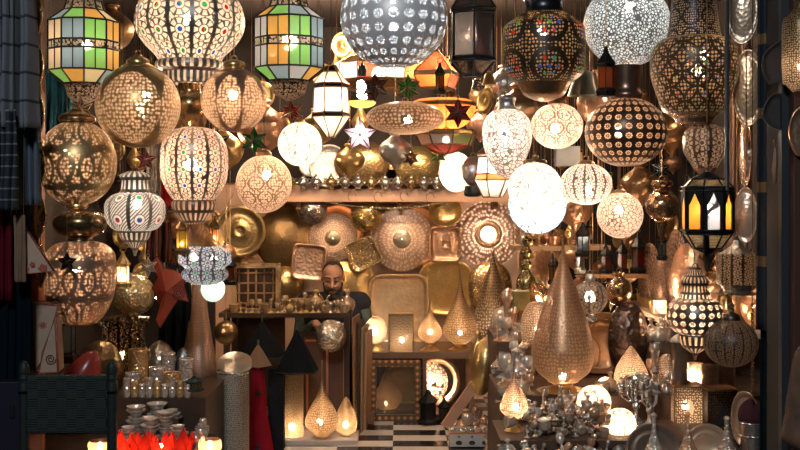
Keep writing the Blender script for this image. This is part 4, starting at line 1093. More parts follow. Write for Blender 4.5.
# clutter between the cabinet and the big teardrop
YM = 6.45; 
turnpx('brass_candlestick', 'tall dark brass candlestick with knobs, right of the spike of the dim teardrop lamp', 'candlestick', 526, 6.5, [(1, 236), (4, 240), (3, 246), (6, 252), (3, 258), (6, 264), (4, 270), (9, 278), (10, 288), (5, 294), (9, 300), (12, 336)], metal((.3, .24, .1), .25), seg=18)
boxthing('brass_box', 'small square olive brass box beside the brass candlestick', 'box', 513, 291, 530, 311, 6.3, .06, metal((.4, .32, .12), .3, .2))
o = [q for q in bpy.data.objects if q.name.startswith('brass_box')][-1]; 
MB().box((-.012, .02, -.33), (.012, .04, 0)).build('stem', mBronze, o)
root = dish('folded_brass_lamp', 'curled leaf shaped lamp with two glowing slits', 'lamp', 541, 297, 22, 32, 6.4, metal((.7, .4, .2), .25, .2), BOWL, 1.6, roll=-.5)
for x in (-.02, .04):
    MB().sphere((x, -.075, -.01), .03, 12, 8, (.45, .3, 1), Matrix.Rotation(-.5, 3, 'Y')).build('lit_slit', emit((1, .7, .4), 14), root)
hang(root, .0)
lamp('dome_lamp', 'pierced copper dome lamp leaning left of the big copper teardrop', 'table lamp', 537, 6.1, [(2, 301), (9, 304), (15, 316), (16, 328), (15, 342)], pierced((.9, .55, .36), 'dots', 54, .38, .25), [('base', [(15, 342), (17, 345), (14, 350), (13, 368)], mBronze)], (538, 330, .017, SOFT, 70))
tear('huge copper teardrop lamp with long neck, in the middle of the right hand stand', 563, 238, 352, 31, 390.5, 5.62, (563, 377), mat=pierced((1.2, .72, .44), 'dots', 66, .4, .28, hole=(1, .68, .45)), L=75, br=.019, full=True)
tear('small pink teardrop lamp glowing at the left end of the right hand stand', 514, 352, 404, 14, 433, 5.25, (516, 407), mat=pierced((1.0, .6, .44), 'dots', 50, .42, .4, hole=(1, .7, .5)), L=90, br=.017)
# brown oblong tray & dark oval
dish('oblong_tray', 'upright oblong brown copper tray with rounded corners right of the big teardrop', 'tray', 601, 343, 28, 62, 6.16, metal((.55, .3, .14), .3, .15, 30, metallic=.7), [(.01, .0), (.5, .0), (.76, .0), (.8, .012), (.84, 0), (.95, .012), (1, .006), (.9, -.006), (.01, -.006)], 6)
dish('oval_tray', 'big dark oval hammered tray right of the oblong copper tray', 'tray', 628, 339, 40, 74, 6.12, metal((.12, .08, .06), .3, .5, 40), BOWL, 2.2)
dish('brass_tray', 'copper plate leaning right of the big teardrop, behind the lit half disc', 'tray', 582, 352, 38, 44, 6.17, metal((.5, .28, .16), .3, .3), FLAT)
# side shelf goods (X 1.53..2.2, Y 5.8..7.5, z .9)
zS = .905
def onshelf(px, Y): return Vector((S(px-400, Y), Y, zS))
for i, (px, py, w, h, Y, yaw, lab) in enumerate([(650, 272, 30, 70, 7.2, -.9, 'tall curved pierced sheet leaning over the side shelf, farthest back'), (664, 279, 34, 56, 6.9, -.7, 'pierced round disc leaning on the side shelf, pink'), (676, 262, 28, 78, 6.6, -.9, 'long pierced oval leaning on the side shelf behind the studded lamp'), (688, 270, 36, 66, 6.35, -.6, 'copper dish leaning on the side shelf left of the studded collar')]):
    dish('pierced_plate', lab, 'plate', px, py+6, w, h, Y, pierced((.72, .44, .3), 'dots', 60, .42, .5, hole=(1, .75, .55)) if i != 3 else mCopper, [(.01, .05), (.5, .04), (.8, .02), (1, 0)], yaw=yaw)
rnd = random.Random(21)
for i in range(12):
    Y = rnd.uniform(6.7, 7.5); px = 400+F*1.6/Y+rnd.uniform(0, 10)
    turned('brass_cup', 'small greenish brass cup crowded at the far end of the side shelf', 'cup', (S(px-400, Y), Y, zS), small_prof(3, rnd.uniform(.06, .1)), gOlive, group='brass cups on the side shelf', seg=14)
boxthing('copper_box', 'small copper box near the edge of the side shelf', 'box', 653, 300, 667, 314, 6.5, .06, mCopper)
for i, (px, h, Y, lab) in enumerate([(672, .1, 6.2, 'squat copper jar on the side shelf beside the copper box'), (684, .12, 6.0, 'squat copper jar on the side shelf behind the studded lamp')]):
    turned('copper_jar', lab, 'jar', (S(px-400, Y), Y, zS), small_prof(2, h), mCopper)
for i in range(7):
    Y = 5.9+i*.2; px = 400+F*(1.95+.05*(i % 2))/Y
    turned('brass_vase', 'brass vase along the wall on the side shelf', 'vase', (S(px-400, Y), Y, zS), small_prof(2, .25+.06*(i % 3)), [mBrass, mCopper, mBronze][i % 3], group='vases along the side shelf', seg=18)
lamp('cylinder_lamp', 'silver drum shaped pierced lamp at far right above the dark silver pumpkin lamp', 'lamp', 737, 5.5, [(18, 254), (20, 256), (20, 282), (18, 284)], pierced((.35, .3, .26), 'lobes', 12, .4, .3), [('rim', [(18, 284), (14, 288), (14, 292), (20, 294)], mDullSilver), ('cap', [(3, 240), (6, 246), (18, 254)], mDullSilver)], None, 'C')
bell('small brass bell with a hot glint under the right drum lamp', 726, 301, 16, 5.3, mBrass)

# leaf shaped pierced lamp, candelabra, towers
lamp('leaf_lamp', 'pierced bud shaped lamp with glowing centre behind the silver candelabra', 'table lamp', 631, 5.75, [(1, 346), (7, 354), (15, 368), (17, 380), (14, 389), (8, 394)], pierced((.65, .42, .3), 'dots', 72, .44, .35, hole=(1, .72, .5)), [('base', [(8, 394), (7, 396), (12, 398), (13, 398)], mBronze)], (632, 379, .021, SOFT, 95))
lamp('dome_lamp', 'tall pierced copper dome right of the silver candelabra', 'table lamp', 667, 5.85, [(2, 354), (8, 358), (15, 370), (18, 388), (18, 394)], pierced((.6, .4, .3), 'dots', 78, .42, .3, hole=(1, .75, .55)), [('base', [(18, 394), (20, 395), (20, 396)], mBronze)], (668, 386, .018, SOFT, 90))
def candelabra(label, px, ytop, Y, zbase, arms=5, mat=mSilver, w=16):
    k = Y/F; h = CZ-(ytop-200)*k-zbase
    r = thing('candelabra', label, 'candelabra', (S(px-400, Y), Y, zbase))
    MB().lathe(smooth_prof([(.001, 0), (.06, 0), (.055, .01), (.02, .03), (.012, .06), (.02, .09), (.01, .12), (.012, h*.5), (.018, h*.55), (.008, h*.6), (.008, h*.9)]), 18).build('stem', mat, r)
    am = MB(); cups = MB()
    for j in range(arms):
        a = 2*PI*j/arms+.5; R = w*k*(.9 if j % 2 else .65)
        zz = h*(.82 if j % 2 else .95)
        c, s = math.cos(a), math.sin(a)
        am = MB(); am.tube([(0, 0, h*.55), (R*.5*c, R*.5*s, h*.5), (R*.95*c, R*.95*s, h*.6), (R*c, R*s, zz-.03)], .005, 8); ao = am.build('arm', mat, r)
        MB().lathe(smooth_prof([(.003, zz-.035), (.02, zz-.025), (.008, zz-.018), (.014, zz-.008), (.016, zz+.012), (.011, zz+.014), (.01, zz)]), 14, (R*c, R*s, 0)).build('candle_cup', mat, ao)
    return r
candelabra('silver branching candelabra in front of the pierced bud lamp', 636, 379, 5.4, ZA, 7, mSilver, 16)
candelabra('smaller silver candelabra right of the glowing bud, in shadow', 650, 384, 5.3, ZA, 5, mDullSilver, 12)
lamp('glass_cylinder', 'ribbed glass cylinder lantern standing upright on the pierced copper box', 'lantern', 679, 5.55, [(8, 340), (8, 384)], glass((.4, .36, .32), .4, .3), [('cap', [(2, 334), (6, 337), (8.6, 340), (8.6, 342)], mDullSilver), ('rim', [(8.6, 380), (9, 382), (9, 385)], mBronze)], None, smooth=1)
lantern('box_lamp', 'pierced copper box lamp with a glowing arch opening', 'table lamp', 686, 5.5, 4, [(21.5, 385), (21.5, 424)], [pierced((.5, .3, .18), 'dots', 18, .34, .5, hole=(1, .75, .55))], mBronze, .004, PI/4, (686, 406, .02, SOFT, 80))
o = [q for q in bpy.data.objects if q.name.startswith('box_lamp')][-1]; k5 = 5.5/F; yf = -15.6*k5
pts = [(-3, 412), (3, 412), (4, 404), (2, 399), (0, 397), (-2, 399), (-4, 404)]
MB().poly([(x*k5, yf, (424-y)*k5) for x, y in pts]).build('arch_pane', glass((1, .85, .65), .5), o)
lamp('cylinder_lamp', 'bright little copper cylinder right of the ribbed glass lantern', 'lamp', 695, 5.75, [(8, 363), (8, 385)], pierced((.75, .5, .35), 'dots', 70, .44, .5), [('base', [(8, 385), (9, 386), (9, 400)], mBronze)], (695, 376, .018, SOFT, 130), smooth=1)
lantern('box_lamp', 'dark pierced box lamp with amber slits, right of the copper box lamp', 'table lamp', 719, 5.4, 4, [(21, 388), (21, 428)], [pierced((.3, .2, .14), 'dots', 20, .3, .3)], mBronze, .004, PI/4)
o = [q for q in bpy.data.objects if q.name.startswith('box_lamp')][-1]; k5 = 5.4/F; yf = -15.3*k5
am_ = glass((1, .5, .1), .05)
for x, y, rr in ((-8, 396, .6), (8, 396, -.6), (-9, 414, .0), (9, 412, 0)):
    MB().poly([((x+a*math.cos(rr)-b*math.sin(rr))*k5, yf, (428-y+a*math.sin(rr)+b*math.cos(rr))*k5) for a, b in ((-1.3, 0), (0, -4), (1.3, 0), (0, 4))]).build('amber_pane', am_, o)
MB().poly([(x*k5, yf, (428-y)*k5) for x, y in ((-4, 422), (4, 422), (5, 412), (2, 405), (0, 401), (-2, 405), (-5, 412))]).build('arch_opening', mBlack, o)
for i, (x, lab) in enumerate([(710, 'brown pierced cylinder behind the dark box lamp, left of a pair'), (727, 'brown pierced cylinder behind the dark box lamp, right of a pair')]):
    lamp('cylinder_lamp', lab, 'lamp', x, 5.7, [(8, 364), (8, 389)], pierced((.4, .26, .18), 'dots', 70, .36, .3), [('base', [(8, 389), (9, 390), (9, 402)], mBronze)], None, smooth=1)
# trays along the bottom
dRim = [(.01, .0), (.55, .0), (.62, .008), (.66, .0), (.8, .01), (.95, .03), (1, .03), (.98, .02), (.8, 0), (.01, -.008)]
dish('round_tray', 'round dark silver tray with a wide rim along the bottom right', 'tray', 652, 449, 56, 50, 4.98, metal((.34, .25, .19), .22, metallic=.7), dRim, tilt=-.2)
dish('round_tray', 'round shiny copper tray in front of the two box lamps', 'tray', 706, 447, 46, 46, 4.98, metal((.95, .58, .38), .24, metallic=.65), dRim, tilt=-.2)
dish('oval_tray', 'oval copper tray on edge at the far right, rim shining', 'tray', 746, 418, 27, 56, 5.0, metal((.85, .46, .27), .24, metallic=.65), dRim, 2.2, yaw=-.5)
def bottle(label, px, ytop, r, Y, mat, zb):
    k = Y/F; ht = CZ-(ytop-200)*k-zb
    return turned('pierced_bottle', label, 'bottle lamp', (S(px-400, Y), Y, zb), [(r*k*.6, 0), (r*k, ht*.15), (r*k*.95, ht*.32), (r*k*.45, ht*.55), (r*k*.2, ht*.72), (r*k*.16, ht*.92), (r*k*.24, ht*.96), (r*k*.1, ht)], mat, seg=26)
pb = pierced((.62, .48, .38), 'dots', 80, .36, .4)
pbs = metal((.85, .66, .52), .22, .5, 75, metallic=.65)
bottle('silvery studded bottle with a thin neck at the bottom, in front of the dark tray', 654, 413, 13, 4.9, pbs, .36)
bottle('copper studded bottle with a thin neck at the bottom, left of the copper tray', 688, 412, 13, 4.9, metal((.8, .46, .28), .25, .5, 75, metallic=.65), .36)
bottle('grey studded bottle with a thin neck at the bottom, right of the copper tray', 727, 416, 15, 4.88, metal((.7, .52, .4), .25, .5, 75, metallic=.65), .36)
# lit round lamps in the heap
pG = pierced((.85, .65, .5), 'web', 50, .07, .85, hole=(1, .84, .7))
for (px, py, r, Y, lab) in ((620, 424, 16, 5.2, 'glowing round pierced lamp standing low in front of the candelabra'), (594, 402, 17, 5.42, 'glowing round pierced lamp half buried in the silver heap'), (606, 386, 9, 5.7, 'small glowing round lamp behind the heap, left of the bud lamp')):
    k = Y/F; zb_ = ZA if Y < 5.5 else ZB
    dy = (CZ-zb_)*F/Y+200
    lamp('round_lamp', lab, 'table lamp', px, Y, G(py, r, r, 6, 170), pG, [('base', [(r*.2, py+r), (r*.2, py+r+1), (r*.6, max(dy-1, py+r+1.5)), (r*.65, max(dy, py+r+2))], mBronze)], (px, py, .02, SOFT, 75))
lamp('round_lamp', 'pierced silver dome lamp at the very bottom below the glowing round lamps', 'table lamp', 619, 5.08, [(2, 438), (9, 440), (14, 447), (15, 456)], pierced((.75, .65, .55), 'dots', 70, .44, .5), [], (619, 450, .015, SOFT, 60))
# white cylinder with dark red velvet
lamp('gift_cylinder', 'pale metal cylinder with rings at the lower right corner of the stand', 'canister', 753, 4.98, [(13, 422), (13, 470)], metal((.55, .45, .38), .3, .1), [('rim', [(13, 421), (14, 422), (13, 423)], mSilver), ('band', [(13.5, 434), (14, 435), (13.5, 436)], mSilver)], None, smooth=1)
turnpx('velvet_cushion', 'dark red velvet bundle on top of the pale metal cylinder', 'cushion', 752, 4.98, [(1, 398), (8, 402), (13, 410), (14, 418), (12, 422)], matte((.06, .014, .017), .9, .3, 20), lob=5, amp=.15)
m = MB()
for i in range(46):
    p = P(752.5+math.sin(i*.7)*.3, 302+i*2.1, 4.86)
    a = i % 2
    m.tube([p+Vector((.007*math.cos(t*PI/4)*(1 if a else .2), .007*math.cos(t*PI/4)*(.2 if a else 1), .0075*math.sin(t*PI/4))) for t in range(8)], .002, 5, closed=True)
m.tube([P(752.5, 302, 4.86), (P(752.5, 302, 4.86).x, 4.86, CEIL)], .002, 6)
o = m.build('hanging_chain', mBronze); tag(o, 'metal link chain hanging down beside the dark pumpkin lamp', 'chain')

# the glittering heap
rnd = random.Random(77)
heapm = [metal((.85, .72, .6), .16, metallic=.65), metal((.6, .54, .48), .22, metallic=.65), metal((.8, .6, .45), .2, metallic=.65), metal((.55, .42, .32), .22, metallic=.65), metal((.75, .45, .27), .22, metallic=.65)]
def cs(kind): return f'small silver {KN[kind]} in the glittering heap on the right hand stand'
protos = {}
for kind in range(4):
    for mi in range(5):
        protos[(kind, mi)] = MB().lathe([(max(r, .0004), z) for r, z in smooth_prof(small_prof(kind, 1.0), 3)], 14)
cnt = 0; meshes = {}
def heap_item(x, y, z, h, kind, mi, rot, where='in the glittering heap on the right hand stand', grp='heap'):
    key = (kind, mi)
    if key not in meshes:
        o = protos[key].build('silver_'+KN[kind], heapm[mi]); meshes[key] = o.data
    else:
        o = bpy.data.objects.new('silver_'+KN[kind], meshes[key]); COL.objects.link(o)
    o.location = (x, y, z); o.scale = (h, h, h); o.rotation_euler = rot
    tag(o, f'small silvery {KN[kind]} {where}', KN[kind], f'{KN[kind]}s {grp}')
for i in range(230):
    # standing and toppled pieces on the front step, piled higher toward the back
    px = rnd.uniform(506, 612); Y = rnd.uniform(5.08, 5.46)
    if abs(px-516) < 12 and Y < 5.4 and Y > 5.1: continue
    if abs(px-594) < 14 and Y > 5.3: continue
    if px > 606 and Y < 5.3: continue
    kind = rnd.choice([0, 1, 1, 2, 3, 3]); h = rnd.uniform(.04, .085)
    lay = rnd.random() < .3
    z = ZA+(.0 if i < 90 else rnd.uniform(.03, .11))
    heap_item(S(px-400, Y), Y, z+(.02 if lay else 0), h, kind, rnd.randrange(5), (rnd.uniform(1.2, 1.6), 0, rnd.uniform(0, 6)) if lay else (rnd.uniform(-.25, .25), rnd.uniform(-.25, .25), rnd.uniform(0, 6)))
for i in range(90):
    px, Y = rnd.uniform(494, 606), rnd.uniform(4.84, 5.0)
    heap_item(S(px-400, Y), Y, .36+rnd.uniform(0, .1), rnd.uniform(.05, .1), rnd.choice([0, 1, 2, 3]), rnd.randrange(5), (rnd.uniform(-.9, .9), rnd.uniform(-.4, .4), rnd.uniform(0, 6)), 'spilling down the lowest step of the right hand stand', 'on the lowest step')
for i in range(45):
    px = rnd.uniform(500, 660); Y = rnd.uniform(5.64, 6.1)
    if abs(px-563) < 36 or 582 < px < 650: continue
    kind = rnd.choice([0, 1, 1, 2]); h = rnd.uniform(.12, .24)
    heap_item(S(px-400, Y), Y, ZB, h, kind, rnd.randrange(5), (0, 0, 0), 'standing behind the heap around the big copper teardrop', 'behind the heap')
for i in range(60):
    px = rnd.uniform(502, 690); Y = rnd.uniform(5.53, 5.62)
    if abs(px-563) < 30: continue
    heap_item(S(px-400, Y), Y, ZB, rnd.uniform(.05, .11), rnd.randrange(4), rnd.randrange(5), (0, 0, rnd.uniform(0, 6)), 'along the front edge of the second step', 'on the second step')
for i in range(46):
    px = rnd.uniform(496, 545) if i % 2 else rnd.uniform(650, 690); Y = rnd.uniform(6.22, 6.3)
    heap_item(S(px-400, Y), Y, ZCc, rnd.uniform(.07, .14), rnd.randrange(4), rnd.randrange(5), (0, 0, rnd.uniform(0, 6)), 'along the front edge of the top step', 'on the top step edge')
for i in range(30):
    px = rnd.uniform(480, 625); Y = rnd.uniform(6.25, 6.6)
    if 580 < px < 650: continue
    kind = rnd.choice([0, 1, 1, 2]); h = rnd.uniform(.14, .3)
    heap_item(S(px-400, Y) if S(px-400, Y) > .58 else .6+rnd.random()*.1, Y, ZCc, h, kind, rnd.choice([1, 2, 4, 4]), (0, 0, 0), 'on the upper step behind the big copper teardrop', 'on the upper step')
# brass leaves and ornaments at the left end of the stand, and floor goods before it
dish('brass_platter', 'tall olive brass tray leaning at the left end of the stand', 'tray', 484, 366, 26, 60, 6.9, gOlive, BOWL, roll=.15)
for i, (px, y0, y1, r, Y, mt, lab) in enumerate([(478, 330, 392, 9, 7.0, gOlive, 'tall olive brass jar left of the ribbed dark vase'), (506, 318, 356, 12, 6.35, metal((.2, .14, .1), .3), 'ribbed dark vase at the left of the dome lamp'), (499, 356, 378, 9, 6.1, mSilver, 'shiny ribbed silver egg with bright stripes')]):
    h = y1-y0
    turnpx('brass_jar' if i < 2 else 'silver_egg', lab, 'jar' if i < 2 else 'ornament', px, Y, [(r*.2, y0), (r*.35, y0+h*.06), (r*.25, y0+h*.15), (r, y0+h*.45), (r*.8, y0+h*.8), (r*.5, y1)], mt, lob=12, amp=.08, seg=36)
for i in range(22):
    px = rnd.uniform(462, 500); Y = rnd.uniform(7.28, 7.6) if px < 486 else rnd.uniform(6.95, 7.05)
    X_ = S(px-400, Y)
    kind = rnd.randrange(4)
    heap_item(X_, Y, 0.0, rnd.uniform(.1, .2), kind, rnd.choice([2, 3, 4]), (0, 0, 0), 'on the floor behind the white card box', 'on the floor')

# ------------------------------------------------------------------ far right edge
for i, (px, py, w, h, Y, yaw, mt, lab) in enumerate([(742, 8, 33, 74, 5.05, -.35, metal((.5, .36, .25), .28, .14, 60, metallic=.6), 'oval silver tray hanging at the top right beside the flower urn'), (748, 88, 30, 78, 5.1, -.3, metal((.65, .4, .22), .28, .14, 60, metallic=.6), 'oval hammered tray with warm glints hanging below the top right oval tray'), (746, 152, 16, 72, 5.35, -.9, metal((.6, .4, .28), .25, .2, 45), 'thin copper tray hanging nearly edge on at right'), (746, 215, 23, 56, 5.05, -.4, metal((.65, .45, .32), .26, .14, 60, metallic=.6), 'small oval silver tray hanging right of the amber windowed lantern')]):
    o = dish('oval_tray', lab, 'tray', px, py, w, h, Y, mt, [(.01, .02), (.4, .018), (.75, .01), (.92, .004), (.97, .012), (1, .008), (.9, -.004), (.01, .008)], yaw=yaw)
    hang(o, h*Y/F*.49)
hp = thing('hook_pole', 'thin grey metal pole with a bent hook end in front of the amber windowed lantern', 'pole', P(727, 190, 4.72))
kh = 4.72/F
MB().tube([(0, 0, CEIL+.5-hp.location.z-.6), (0, 0, 0), (-.01, 0, -.03), (-.06, 0, -.075), (-.085, 0, -.1), (-.09, 0, -.13), (-.09, 0, -.2)], .0095, 10).build('tube', metal((.28, .3, .34), .35), hp)
MB().tube([(-.09, 0, -.19), (-.09, 0, -.27)], .013, 10).build('grip', mIron, hp)
drape('striped_cloth', 'narrow striped blue grey cloth hanging down the right door post', 'cloth', 757, 770, -40, 330, 4.8, striped((.03, .035, .042), (.2, .12, .06), 1, 5, .14), 1.5, .03)
drape('pale_shawl', 'pinkish shawl hanging behind the oval trays at right', 'cloth', 724, 752, 40, 250, 5.75, cloth((.35, .22, .17), .2), 2.5, .03)
drape('dark_cloth', 'dark teal cloth hanging beside the right door post, low', 'cloth', 760, 772, 240, 460, 4.85, cloth((.008, .014, .017), .1), 2, .012)
lamp('wall_lantern', 'brass pierced lantern cut by the right edge of the picture', 'lantern', 800, 4.4, [(6, 8), (12, 16), (17, 24), (17, 78), (14, 84), (7, 92)], pierced((.4, .28, .14), 'dots', 60, .4, .35), [('cap', [(2, 0), (5, 4), (6, 8)], mBronze)], (801, 66, .015, SOFT, 45), 'C')
dish('leather_fan', 'dark leather fan shaped hanging on the right door post', 'fan', 778, 62, 34, 50, 4.5, matte((.04, .03, .025), .6), FLAT, 1.5, roll=.4)
dish('leather_fan', 'second dark leather fan below the first on the right door post', 'fan', 779, 112, 36, 40, 4.5, matte((.035, .03, .03), .6), FLAT, 1.5, roll=-.3)
dish('copper_disc', 'copper plate cut by the right picture edge below the brass lantern', 'tray', 801, 132, 26, 50, 4.4, mCopper, FLAT)
m = MB(); m.tube([Vector((P(775, 140, 4.5).x, YF-.1, P(775, 140, 4.5).z)), P(775, 150, 4.48), P(774, 170, 4.5), P(775, 184, 4.51)], [.004, .004, .009, .006], 8); o = m.build('leather_strap', matte((.35, .2, .12), .6)); tag(o, 'tan leather strap end dangling on the right door post', 'strap')
boxthing('door_post', 'reddish brown post at the far right edge of the picture', 'post', 794, -60, 806, 480, 4.42, .08, matte((.06, .025, .018), .7))

# ------------------------------------------------------------------ left edge
drape('striped_scarf', 'grey scarf with thin dark stripes hanging at the upper left', 'scarf', -8, 31, -40, 128, 4.42, striped((.12, .125, .14), (.035, .04, .045), 1, 6, .1), 2.2, .055, sway=.12)
drape('striped_scarf', 'long dark blue grey scarf hanging behind the striped one', 'scarf', 14, 36, -40, 205, 4.55, striped((.08, .1, .13), (.15, .17, .2), 0, 9, .3), 3, .03, sway=.2)
drape('striped_scarf', 'black and white striped cloth bunched lower at the left edge', 'scarf', -6, 18, 110, 210, 4.38, striped((.03, .036, .042), (.14, .15, .165), 1, 9, .14), 3, .035)
drape('red_cloth', 'dark red cloth hanging at the left edge', 'cloth', -8, 13, -40, 300, 4.52, cloth((.09, .008, .014), .1), 2, .03)
drape('dark_cloth', 'dark teal blue cloth hanging behind the left stained lantern', 'cloth', 46, 72, 66, 150, 5.75, cloth((.03, .12, .17), .2), 3, .03)
drape('dark_cloth', 'almost black cloth hanging behind the red cloth at the far left', 'cloth', -4, 30, 190, 480, 4.57, cloth((.005, .009, .013), .1), 4, .012)
jp = thing('door_post', 'orange brown wooden door post left of the stained lantern', 'post', P(32, 470, 5.0))
k4 = 4.85/F; MB().box((-.015, 0, -jp.location.z), (.03, .09, CEIL-jp.location.z)).build('post', matte((.27, .1, .045), .6, .3, 6), jp)
for i in range(6):
    dish('brass_ornament', ['topmost', 'second', 'third', 'fourth', 'fifth', 'lowest'][i]+' long brass ornament in the string along the left door post', 'ornament', 35.5+i*.9, 16+i*50, 10, 44, 4.72+.02*i, metal((.75, .52, .26), .18, .6, 40), BOWL, 2, yaw=.7, group='brass ornaments on the left door post')
drape('fringed_cloth', 'ragged tan cloth strip behind the triangular parchment shade', 'cloth', 14, 26, 215, 282, 4.44, cloth((.2, .12, .08), .1), 2, .01)
# parchment triangle shade
tp = thing('parchment_lampshade', 'triangular parchment shade with painted red edges hanging at left', 'lampshade', P(36, 268, 4.48))
k4 = 4.48/F
parch = cloth((.5, .36, .27), .3); redp = matte((.28, .07, .05), .7)
A, B, C_ = (-15*k4, 0, 47*k4), (-13*k4, -.02, -6*k4), (18*k4, 0, -3*k4); D = (2*k4, .1, 5*k4)
MB().poly([A, B, C_]).poly([A, C_, D]).poly([A, D, B]).poly([B, D, C_]).build('shade', parch, tp)
MB().tube([A, B, C_], .006, 8, closed=True).build('piping', redp, tp)
for cx, cz, r in ((-2, 4, 3), (-12, 18, 5), (-9, -2, 5), (8, 0, 5)):
    m = MB(); q = lambda x, z: (x*k4, (-.02+.02*((x+13)/31))-.008, z*k4)
    m.poly([q(cx+r*math.cos(t*PI/5)*(1 if t % 2 else .7), cz+r*math.sin(t*PI/5)*(1 if t % 2 else .7)) for t in range(10)])
    m.build('painted_motif', redp, tp)
m = MB(); m.tube([A, (A[0], 0, CEIL-tp.location.z)], .0018, 6); m.build('cord', mBronze, tp)
# standing parchment shades lower left
def pshade(label, pts, Y, motif):
    k = Y/F; cx = sum(p[0] for p in pts)/4; yb = max(p[1] for p in pts)
    r = thing('parchment_lampshade', label, 'lampshade', P(cx, yb, Y))
    f = [((x-cx)*k, 0, (yb-y)*k) for x, y in pts]; b = [(x*.7, .12, z) for x, y, z in f]
    m = MB(); m.poly(f)
    for i in range(4): m.poly([f[i], f[(i+1) % 4], b[(i+1) % 4], b[i]])
    m.poly(list(reversed(b))); m.build('shade', parch, r)
    MB().tube(f, .005, 8, closed=True).build('piping', redp, r)
    cz = f[0][2]*.55+f[2][2]*.45
    m = MB()
    if motif == 'star': m.poly([((math.sin(t*PI/8)*(5 if t % 2 else 2.2))*k, -.004, f[0][2]*.68+math.cos(t*PI/8)*(5 if t % 2 else 2.2)*k) for t in range(16)])
    else: m.tube([((1+t*.22)*math.cos(t*.6)*k+2*k, -.003, 14*k+(1+t*.22)*math.sin(t*.6)*k) for t in range(22)], .0022, 6)
    m.build('painted_motif', matte((.04, .02, .02)) if motif != 'star' else redp, r)
    return r
pshade('upright parchment shade with a painted star above the woven chair', [(31, 303), (58, 306), (47, 352), (35, 372)], 4.72, 'star')
pshade('pale parchment shade with a painted curl, right of the star shade', [(55, 318), (58, 372), (39, 373), (43, 352)], 4.66, 'curl')
mini_lantern('dark wooden lantern with a grey pane between the parchment shades and the copper globe', 67, 297, 362, 22, 5.3, matte((.04, .02, .015), .5), glass((.5, .55, .55), .15, .25), None, 'C')
turnpx('leather_cone', 'glossy dark red leather cone lying behind the woven chair', 'lampshade', 78, 5.2, [(1, 346), (8, 352), (14, 364), (17, 376), (17, 384)], matte((.22, .03, .02), .25, .3, 8), rot=(.0, .5, 0))
dish('brass_platter', 'large dull brass platter leaning behind the woven chair', 'platter', 101, 372, 46, 64, 5.75, metal((.34, .24, .13), .28, .3, 40), BOWL)
for i in range(5):
    turned('silver_bowl', 'small silver bowl stacked behind the red leather cone', 'bowl', (S(90-400, 5.7)+.012*(i % 2), 5.68, .75+i*.026-.15), [(.0, 0), (.03, 0), (.055, .03), (.057, .035), (.05, .032), (.0, .012)], mSilver, group='silver bowls behind the leather cone')
# pierced globe on a drum table
lamp('brass_globe', 'unlit sparkling brass globe resting on a dark round drum', 'globe', 133, 6.08, [(7, 273)]+G(295, 22, 21, 22, 172), metal((.85, .66, .38), .2, .3, 65, metallic=.75), [], None, shade='body')
dr = thing('drum_table', 'dark round openwork drum under the brass globe', 'drum', P(124, 385, 6.08))
k5 = 6.08/F
MB().lathe(smooth_prof([(24*k5, 0), (24*k5, 3*k5), (21*k5, 5*k5), (21*k5, 60*k5), (25*k5, 62*k5), (25*k5, 67*k5), (.02, 70*k5)], 1), 32).build('body', pierced((.05, .045, .04), 'lobes', 12, .4, .15, hole=(.4, .25, .12)), dr)
MB().sphere((0, 0, .16), .03, 12, 8).build('bulb', emit((1, .55, .25), 14), dr)
mini_lantern('small brass lantern with a lit pane hanging left of the sparkling brass globe', 123, 251, 287, 16, 5.15, mBrass, glass((1, .85, .65), .35), (123, 276, .011, SOFT, 60), 'C')
# red leather hanging creature shape
lt = thing('leather_star', 'glossy dull red leather star shade hanging beside the tall copper drop', 'lampshade', P(168, 290, 5.6))
k5 = 5.6/F; g = MB(); prof = [(-11, 34), (-4, 22), (6, 20), (18, 14), (16, 4), (21, -12), (10, -10), (2, -22), (-8, -38), (-12, -30), (-8, -16), (-16, 2), (-10, 14), (-17, 26)]
cxy = Vector((0, 0, 0))
for s in (-1, 1):
    for i in range(len(prof)):
        a, b = prof[i], prof[(i+1) % len(prof)]
        g.poly([(1*k5, s*.07, 0), (a[0]*k5, 0, a[1]*k5), (b[0]*k5, 0, b[1]*k5)])
o = g.build('shade', matte((.3, .055, .03), .3, .3, 6), lt)
MB().tube([(x*k5, 0, z*k5) for x, z in prof], .003, 6, closed=True).build('seam', matte((.1, .02, .01)), lt)
m = MB()
for r in (2, 4, 6): m.tube([(12*k5+r*k5*math.cos(t*PI/8), -.045, (-2+r*math.sin(t*PI/8)*1.2)*k5) for t in range(16)], .002, 5, closed=True)
m.build('painted_rings', mBlack, lt)
m = MB(); m.tube([(-11*k5, 0, 34*k5), (-11*k5, 0, CEIL-lt.location.z)], .0018, 6); m.build('cord', mBronze, lt)
# ufo shaped jewelled lamp and green glass bulb
lamp('jewelled_lamp', 'flying saucer shaped lamp set with blue and white jewels above the tall copper drop', 'hanging lamp', 205, 5.5, [(16, 246), (25, 252), (26, 258), (26, 263), (20, 268), (23, 272), (22, 278), (12, 284)], pierced((.25, .27, .3), 'lobes', 12, .4, .45, jewel=True, hole=(.75, .86, 1)), [('cap', [(6, 234), (10, 240), (16, 246)], mBronze)], [(194, 257, .016, WHITE, 45), (214, 258, .012, WHITE, 30)], 'C')
lamp('glass_bulb', 'greenish glass globe with a bright spot below the jewelled lamp', 'hanging lamp', 213, 5.75, G(289, 12, 13, 10, 170), glass((.35, .5, .46), .35, .2), [('cap', [(3, 274), (5, 276), (4, 278)], mIron)], (215, 288, .016, WHITE, 70), 'C')
mini_lantern('small orange paned lantern left of the embossed tray, above the jewelled lamp', 214, 216, 248, 12, 6.2, mBronze, glass((.9, .3, .08), .2), (214, 238, .01, SOFT, 30), 'C')
